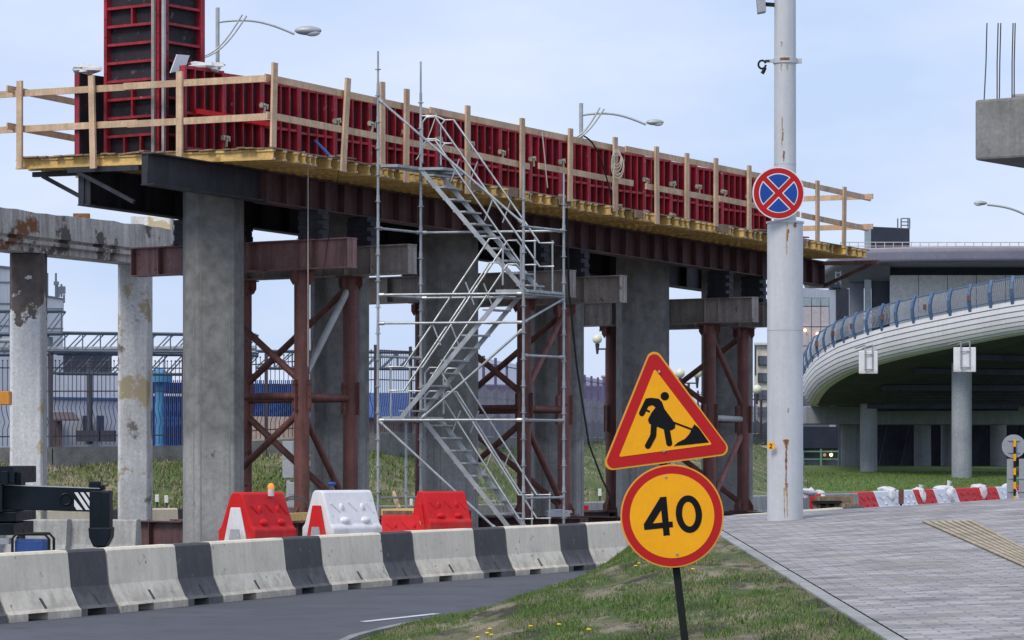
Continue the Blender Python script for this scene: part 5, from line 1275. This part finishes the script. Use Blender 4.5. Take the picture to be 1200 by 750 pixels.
# ------------------------------------------------------------------ right background buildings
ap = thing('apartment_block', 'cream apartment block with dark windows left of the grey pole', 'building', W(900, 520, 300))
bldbox('wall', 884, 938, 403, 530, 300, 300, 20, 'renderw', ap); bldbox('parapet', 883.5, 938, 401.5, 404, 299.6, 299.6, 1, 'render', ap)
for j, y in enumerate((417, 437, 457, 477, 497)):
    for i, x in enumerate((888, 906, 924)):
        fr_ = bldbox('window', x, x+12, y, y+11, 299.8, 299.8, .4, 'frame', ap); a = W(x+.6, y+.6, 299.75); c = W(x+11.4, y+10.4, 299.75); b = MB()
        b.box(((a.x*.52+c.x*.48), a.y, (a.z+c.z)/2), ((c.x-a.x)*.46, .05, a.z-c.z)) if False else None
        w2 = (c.x-a.x)/2; 
        for q in (0, 1): b.box((a.x+w2*(q+.5), a.y, (a.z+c.z)/2), (w2*.92, .1, a.z-c.z))
        b.build('pane', 'glass', fr_)
bldbox('downpipe', 884.2, 886.5, 404, 440, 299, 299.2, .3, 'soffit', ap)
gl = thing('glass_fronted_building', 'white framed building with tall glass panes right of the grey pole', 'building', W(960, 520, 240))
bldbox('wall', 938, 980, 337, 520, 240, 244, 12, 'render', gl)
fr_ = bldbox('window', 940, 972, 348.5, 500, 239.6, 239.9, .25, 'frame', gl); b = MB()
xs_ = [940.5, 951, 961.8, 971.6]; ysr = [(349, 358.5), (359.5, 382.5), (383.5, 405), (406, 430), (431, 455)]
for i in range(3):
    for y0, y1 in ysr:
        a = W(xs_[i]+.35, y0, 239.5); c = W(xs_[i+1]-.35, y1, 239.5); b.box(((a.x+c.x)/2, 239.5, (a.z+c.z)/2), (c.x-a.x, .06, a.z-c.z), 0 if y0 > 350 else 1)
X['glasstop'] = mat('greenish_glass', (.25, .31, .34), .1, .3, .15, bump=0, spec=1)
b.build('pane', ['glassl', 'glasstop'], fr_)
b = MB()
for px_, py_ in ((943.5, 387), (958, 391)): b.ball(W(px_, py_, 239.3), .10, 0, 10, 6)
b.build('interior_lamp', 'warm', gl, smooth=True)
bldbox('dark_wing', 980, 995, 336, 500, 243.9, 247, 10, 'slate', gl); bldbox('roof_plant', 971, 986, 332.5, 336.5, 243, 244, 4, 'navy', gl)
b = MB()
for px_ in (979.5, 985): b.tube(W(px_, 337, 244), W(px_, 318, 244), .06, 6)
for y_ in (320, 325, 330): b.tube(W(979.5, y_, 244), W(985, y_, 244), .05, 6)
b.build('roof_ladder', 'truss', gl)
# terminal
tm = thing('terminal_building', 'large terminal with overhanging violet grey roof and dark rooftop block', 'building', W(1100, 520, 260))
a = W(984, 300, 262); b = MB(); zt_, zb_ = W(0, 292.5, 262).z, W(0, 309, 262).z
L0 = W(984, 300, 262).x; Rr = 60
prof = [(L0+1.5, 262), (L0+.2, 264), (L0, 267), (L0+.5, 300), (L0+Rr, 300), (L0+Rr, 258), (L0+12, 259.5), (L0+5, 260.5)]
zm_ = (zt_+zb_)/2; prof_in = [(x+.6 if x < L0+2 else x, y+.6) for x, y in prof]
b.prism([(x, y, zb_) for x, y in prof], (0, 0, zt_-zb_)); b.build('roof', 'roofgrey', tm, bevel=.3, bseg=4)
X['rooflip'] = mat('pinkish_roof_lip', (.45, .36, .36), .1, 1, .6)
b = MB(); b.prism([(x+.35, y+.35, zt_+.01) for x, y in prof], (0, 0, .13)); b.build('roof_lip', 'rooflip', tm)
bldbox('rooftop_block', 1020.5, 1066, 265.5, 293, 266, 268, 7, 'navy', tm); bldbox('rooftop_block_side', 1013, 1020.4, 265, 293, 265.8, 266, 6, 'glasstop', tm)
b = MB(); ra, rb = W(985, 284, 264), W(1215, 284, 260); nn = 22
b.tube(ra, rb, .035, 5); b.tube(ra-V((0, 0, .3)), rb-V((0, 0, .3)), .025, 5)
for i in range(nn+1): p = lerp(ra, rb, i/nn); b.tube(p, p-V((0, 0, .62)), .035, 5)
b.build('roof_railing', 'galv_brace', tm)
b = MB()
for px_ in (1052, 1056, 1064, 1066): b.tube(W(px_, 268, 265.5), W(px_, 256, 265.5), .06, 6)
for y_ in (256, 260, 264): b.tube(W(1056, y_, 265.5), W(1066, y_, 265.5), .05, 6)
b.build('roof_ladder', 'truss', tm)
# soffit funnel
b = MB(); zf0, zf1 = W(0, 309, 264).z, W(0, 329, 268).z
b.hexa([W(995, 330, 268), W(1043, 330, 268), W(1043, 330, 276), W(995, 330, 276), W(984, 309.4, 264), W(1043, 309.4, 264), W(1043, 309.4, 290), W(984, 309.4, 290)]); b.build('roof_soffit', 'soffit', tm)
bldbox('corner_wall', 995.2, 1012.5, 330, 395, 268.6, 268.8, 6, 'soffit', tm); bldbox('glass_strip', 1013, 1021, 319, 410, 267.5, 267.6, 5, 'glasstop', tm); bldbox('dark_wall', 1021.2, 1230, 310, 470, 267.9, 268, 14, 'navy', tm)
X['panelw'] = mat('white_cladding_panels', (.75, .75, .77), .05, .3, .6, bump=.02)
for i in range(5):
    x0 = 1042.5+34*i; bldbox('cladding_panel', x0+.2, x0+33.6, 322.5, 400, 267.0, 267.1, .7, 'panelw', tm)
# kiosk under the ramp
kz = thing('low_pavilion', 'low dark pavilion with green posts and a warm light beyond the lawn', 'building', W(965, 545, 235))
bldbox('roof', 936, 1030, 500, 525, 234, 235, 8, 'navy', kz); bldbox('glazing', 938, 1028, 525.5, 551, 234.6, 235.6, 5, 'glass', kz)
X['greenp'] = mat('green_post_paint', (.12, .25, .17), .1, 2, .6)
b = MB()
for x in (941, 962, 983): b.beam(W(x, 552, 234.3), W(x, 526, 234.3), .12, .12, up=(0, 1, 0))
b.beam(W(938, 529, 234.3), W(990, 529, 234.3), .1, .1); b.beam(W(938, 538, 234.3), W(990, 538, 234.3), .06, .08); b.build('green_posts', 'greenp', kz)
b = MB(); b.ball(W(974, 533, 234.1), .12, 0, 10, 6); b.build('lit_lamp', 'warm', kz, smooth=True)

# ------------------------------------------------------------------ elevated curved ramp
rc = V((36.5, 184, 0)); RR = 20.
ZT = [(120, 4.85), (150, 4.85), (165, 4.85), (180, 4.95), (190, 5.75), (200, 6.40), (212, 7.0), (225, 7.58), (237, 8.15), (255, 8.8), (300, 9.6)]
def zr(th): return EYE+interp(ZT, th)
rp_ = thing('curved_ramp', 'elevated curving ramp with pale ribbed edge on round grey columns', 'bridge', (36.5, 184, 1.4))
def RP(th, dr, z): a = math.radians(th); return V((rc.x+math.cos(a)*(RR+dr), rc.y+math.sin(a)*(RR+dr), z))
prof = [(-.3, .02), (0, 0)]
nr = 9
for i in range(nr):
    t0, t1 = i/nr, (i+1)/nr
    def cv(t): a = t*math.radians(100); return (.05+.3*math.sin(a*1.2)-.75*(1-math.cos(a)), -1.75*math.sin(a*.9))
    p, q = cv(t0), cv(t1); prof += [p, (lerp(p[0], q[0], .78), lerp(p[1], q[1], .78)), (lerp(p[0], q[0], .80)-.13, lerp(p[1], q[1], .80)+.02), (q[0]-.13, q[1]+.02)]
prof_s = prof
b = MB(); ths = [166+2.*i for i in range(54)]; n = len(prof)
for th in ths:
    for dr, dz in prof: b.v.append(tuple(RP(th, dr, zr(th)+dz)))
for q in range(len(ths)-1):
    for j in range(n-1): a = q*n+j; b.f.append((a, a+1, a+1+n, a+n)); b.m.append(0)
b.build('ribbed_fascia', 'ramp', rp_, fix=False)
b = MB(); lowr = prof[-1]; pr2 = [(lowr[0]+.02, lowr[1]+.02), (-17, lowr[1]), (-17, 0), (-.28, 0)]; n = 4
for th in ths:
    for dr, dz in pr2: b.v.append(tuple(RP(th, dr, zr(th)+dz)))
for q in range(len(ths)-1):
    for j in range(n-1): a = q*n+j; b.f.append((a, a+n, a+1+n, a+1)); b.m.append(0)
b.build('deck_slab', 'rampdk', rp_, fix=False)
b = MB()   # radial ribs under the deck
for th in range(164, 262, 14):
    b.beam(RP(th, -3.5, zr(th)-1.85), RP(th, -12, zr(th)-1.85), .3, .3)
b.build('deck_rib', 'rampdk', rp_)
# railing
rlg = thing('ramp_railing', 'blue curved-post railing along the top of the ramp', 'railing', RP(210, -.1, zr(210)))
b0 = MB(); th = 160.; posts = []
while th < 256: posts.append(th); th += math.degrees(1.22/RR)
for th in posts:
    b = MB(); z = zr(th); pts = [RP(th, .02, z-.15), RP(th, .16, z+.25), RP(th, .20, z+.6), RP(th, .10, z+.95), RP(th, -.06, z+1.28)]
    tang = V((-math.sin(math.radians(th)), math.cos(math.radians(th)), 0))
    for p, q in zip(pts, pts[1:]): b.beam(p, q, .12, .17, up=tang)
    b.build('post', 'bluepaint', rlg)
b = MB(); fine_th = [160+1.*i for i in range(97)]
b.path([RP(t, -.02, zr(t)+1.18) for t in fine_th], .045, 6); b.path([RP(t, .13, zr(t)+.12) for t in fine_th], .03, 6); b.build('handrail', 'bluepaint', rlg, smooth=True)
X['infill'] = mat('railing_infill_mesh', (.36, .38, .42), .1, 1, .6)
b = MB(); t = 160.
while t < 256:
    z = zr(t); pts = [RP(t, .08, z+.1), RP(t, .15, z+.45), RP(t, .14, z+.7), RP(t, .0, z+1.15)]
    b.path(pts, .016, 4, cap=False); t += math.degrees(.11/RR)
b.build('infill_bars', 'infill', rlg, fix=False)['kind'] = 'stuff'
for t in (192, 199, 205, 213, 222, 230): b = MB(); b.box(RP(t, .24, zr(t)+.55), (.16, .1, .28)); b.build('red_reflector', 'rustpost', rlg)
# ramp columns
def rcol(px, Y, w_, yb_, zt_, m='rampcol'):
    p = W(px, yb_, Y); b = MB(); b.tube((p.x, Y, p.z-.4), (p.x, Y, zt_), w_*Y/F/2, 32); b.build('column', m, rp_, smooth=True)
zc2 = W(0, 475, 192).z
rcol(1127, 172.5, 23.5, 560, W(0, 425, 172.5).z); rcol(1018, 185, 20, 549, W(0, 430, 185).z); rcol(1109, 205, 13, 550, W(0, 420, 205).z)
for px, w_ in ((995, 20), (1081, 20), (1170, 19), (1240, 19), (1006, 9)): rcol(px, 195, w_, 550, W(0, 498, 195).z)
b = MB(); a, c = W(943, 476, 192), W(1260, 476, 196); e, f_ = W(943, 497, 192), W(1260, 498, 196)
b.hexa([e, f_, f_+V((0, 3, 0)), e+V((0, 3, 0)), a, c, c+V((0, 3, 0)), a+V((0, 3, 0))]); b.build('cross_girder', 'rampcol', rp_, bevel=.05)
b = MB(); 
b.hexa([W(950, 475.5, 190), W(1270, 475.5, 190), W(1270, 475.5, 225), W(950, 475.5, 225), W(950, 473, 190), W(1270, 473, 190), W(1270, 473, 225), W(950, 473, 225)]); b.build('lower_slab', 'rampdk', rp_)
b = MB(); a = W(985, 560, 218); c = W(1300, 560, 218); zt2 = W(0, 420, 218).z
b.box(((a.x+c.x)/2, 219, (a.z+zt2)/2), (c.x-a.x, 1, zt2-a.z)); b.build('retaining_wall', 'rampdk', rp_)  # added wall, painted dark to back the shaded space under the ramp
b = MB(); b.box((W(948, 0, 205).x+.2, 207, W(0, 500, 205).z), (2., 4, 3.2)) if False else None
b2b = MB()
for k in range(8): p = W(1005+26*k, 560, 214); q = W(1018+26*k, 500, 214); b2b.beam(p, V((q.x, 214, q.z)), .5, .5, up=(0, 1, 0))
b2b.build('wall_buttress', 'rampdk', rp_)
# sign boxes hung on the ramp edge
for x0, x1, y0, y1, Yq, lab in ((1007, 1029, 411, 438, 165, 'pale sign box under the ramp edge, left one, door ajar'), (1118, 1144, 407, 436, 163, 'pale sign box back under the ramp edge, right one, with two rails')):
    r = thing('sign_box', lab, 'sign box', W((x0+x1)/2, y1, Yq), 'boxes hung on the ramp edge'); a = W(x0, y1, Yq); c = W(x1, y0, Yq)
    b = MB(); b.box(((a.x+c.x)/2, Yq+.15, (a.z+c.z)/2), (c.x-a.x, .3, c.z-a.z), 0, -.15); b.build('box', 'pwhite', r, bevel=.03)
    b = MB()
    for f_ in (.3, .7): b.tube((lerp(a.x, c.x, f_), Yq-.07, a.z+.15), (lerp(a.x, c.x, f_), Yq-.07, c.z+.3), .035, 6); b.tube((lerp(a.x, c.x, f_), Yq-.07, c.z+.28), (lerp(a.x, c.x, f_), Yq+4.5, c.z+.28), .035, 6)
    for f_ in (.2, .85): b.tube((lerp(a.x, c.x, .28), Yq-.09, lerp(a.z, c.z, f_)), (lerp(a.x, c.x, .72), Yq-.09, lerp(a.z, c.z, f_)), .03, 6)
    b.build('bracket', 'galv', r)

# distant horizon tree line and low buildings
random.seed(5)
b = MB()
for k in range(5200):
    px = random.uniform(-200, 1400); Yd = random.uniform(600, 640); hmax = 5.5+2.5*noise.noise(V((px*.02, 0, 0)))+1.3*noise.noise(V((px*.11, 3, 0)))
    z = hmax*math.sqrt(random.random()); x = (px-600)*Yd/F; s_ = random.uniform(.5, 1.1)
    a = random.uniform(0, 6.28); b.poly([(x+math.cos(a)*s_, Yd+math.sin(a)*s_*.5, z+random.uniform(-s_, s_)*.6), (x+math.cos(a+2.1)*s_, Yd+math.sin(a+2.1)*s_*.5, z+s_*.6), (x+math.cos(a+4.2)*s_, Yd+math.sin(a+4.2)*s_*.5, z-s_*.6)])
X['trees'] = mat('distant_foliage', (.05, .07, .045), .3, .2, .9, bump=0)
tag(b.build('distant_trees', 'trees', fix=False), 'low dark distant tree line on the horizon', 'trees', kind='stuff')
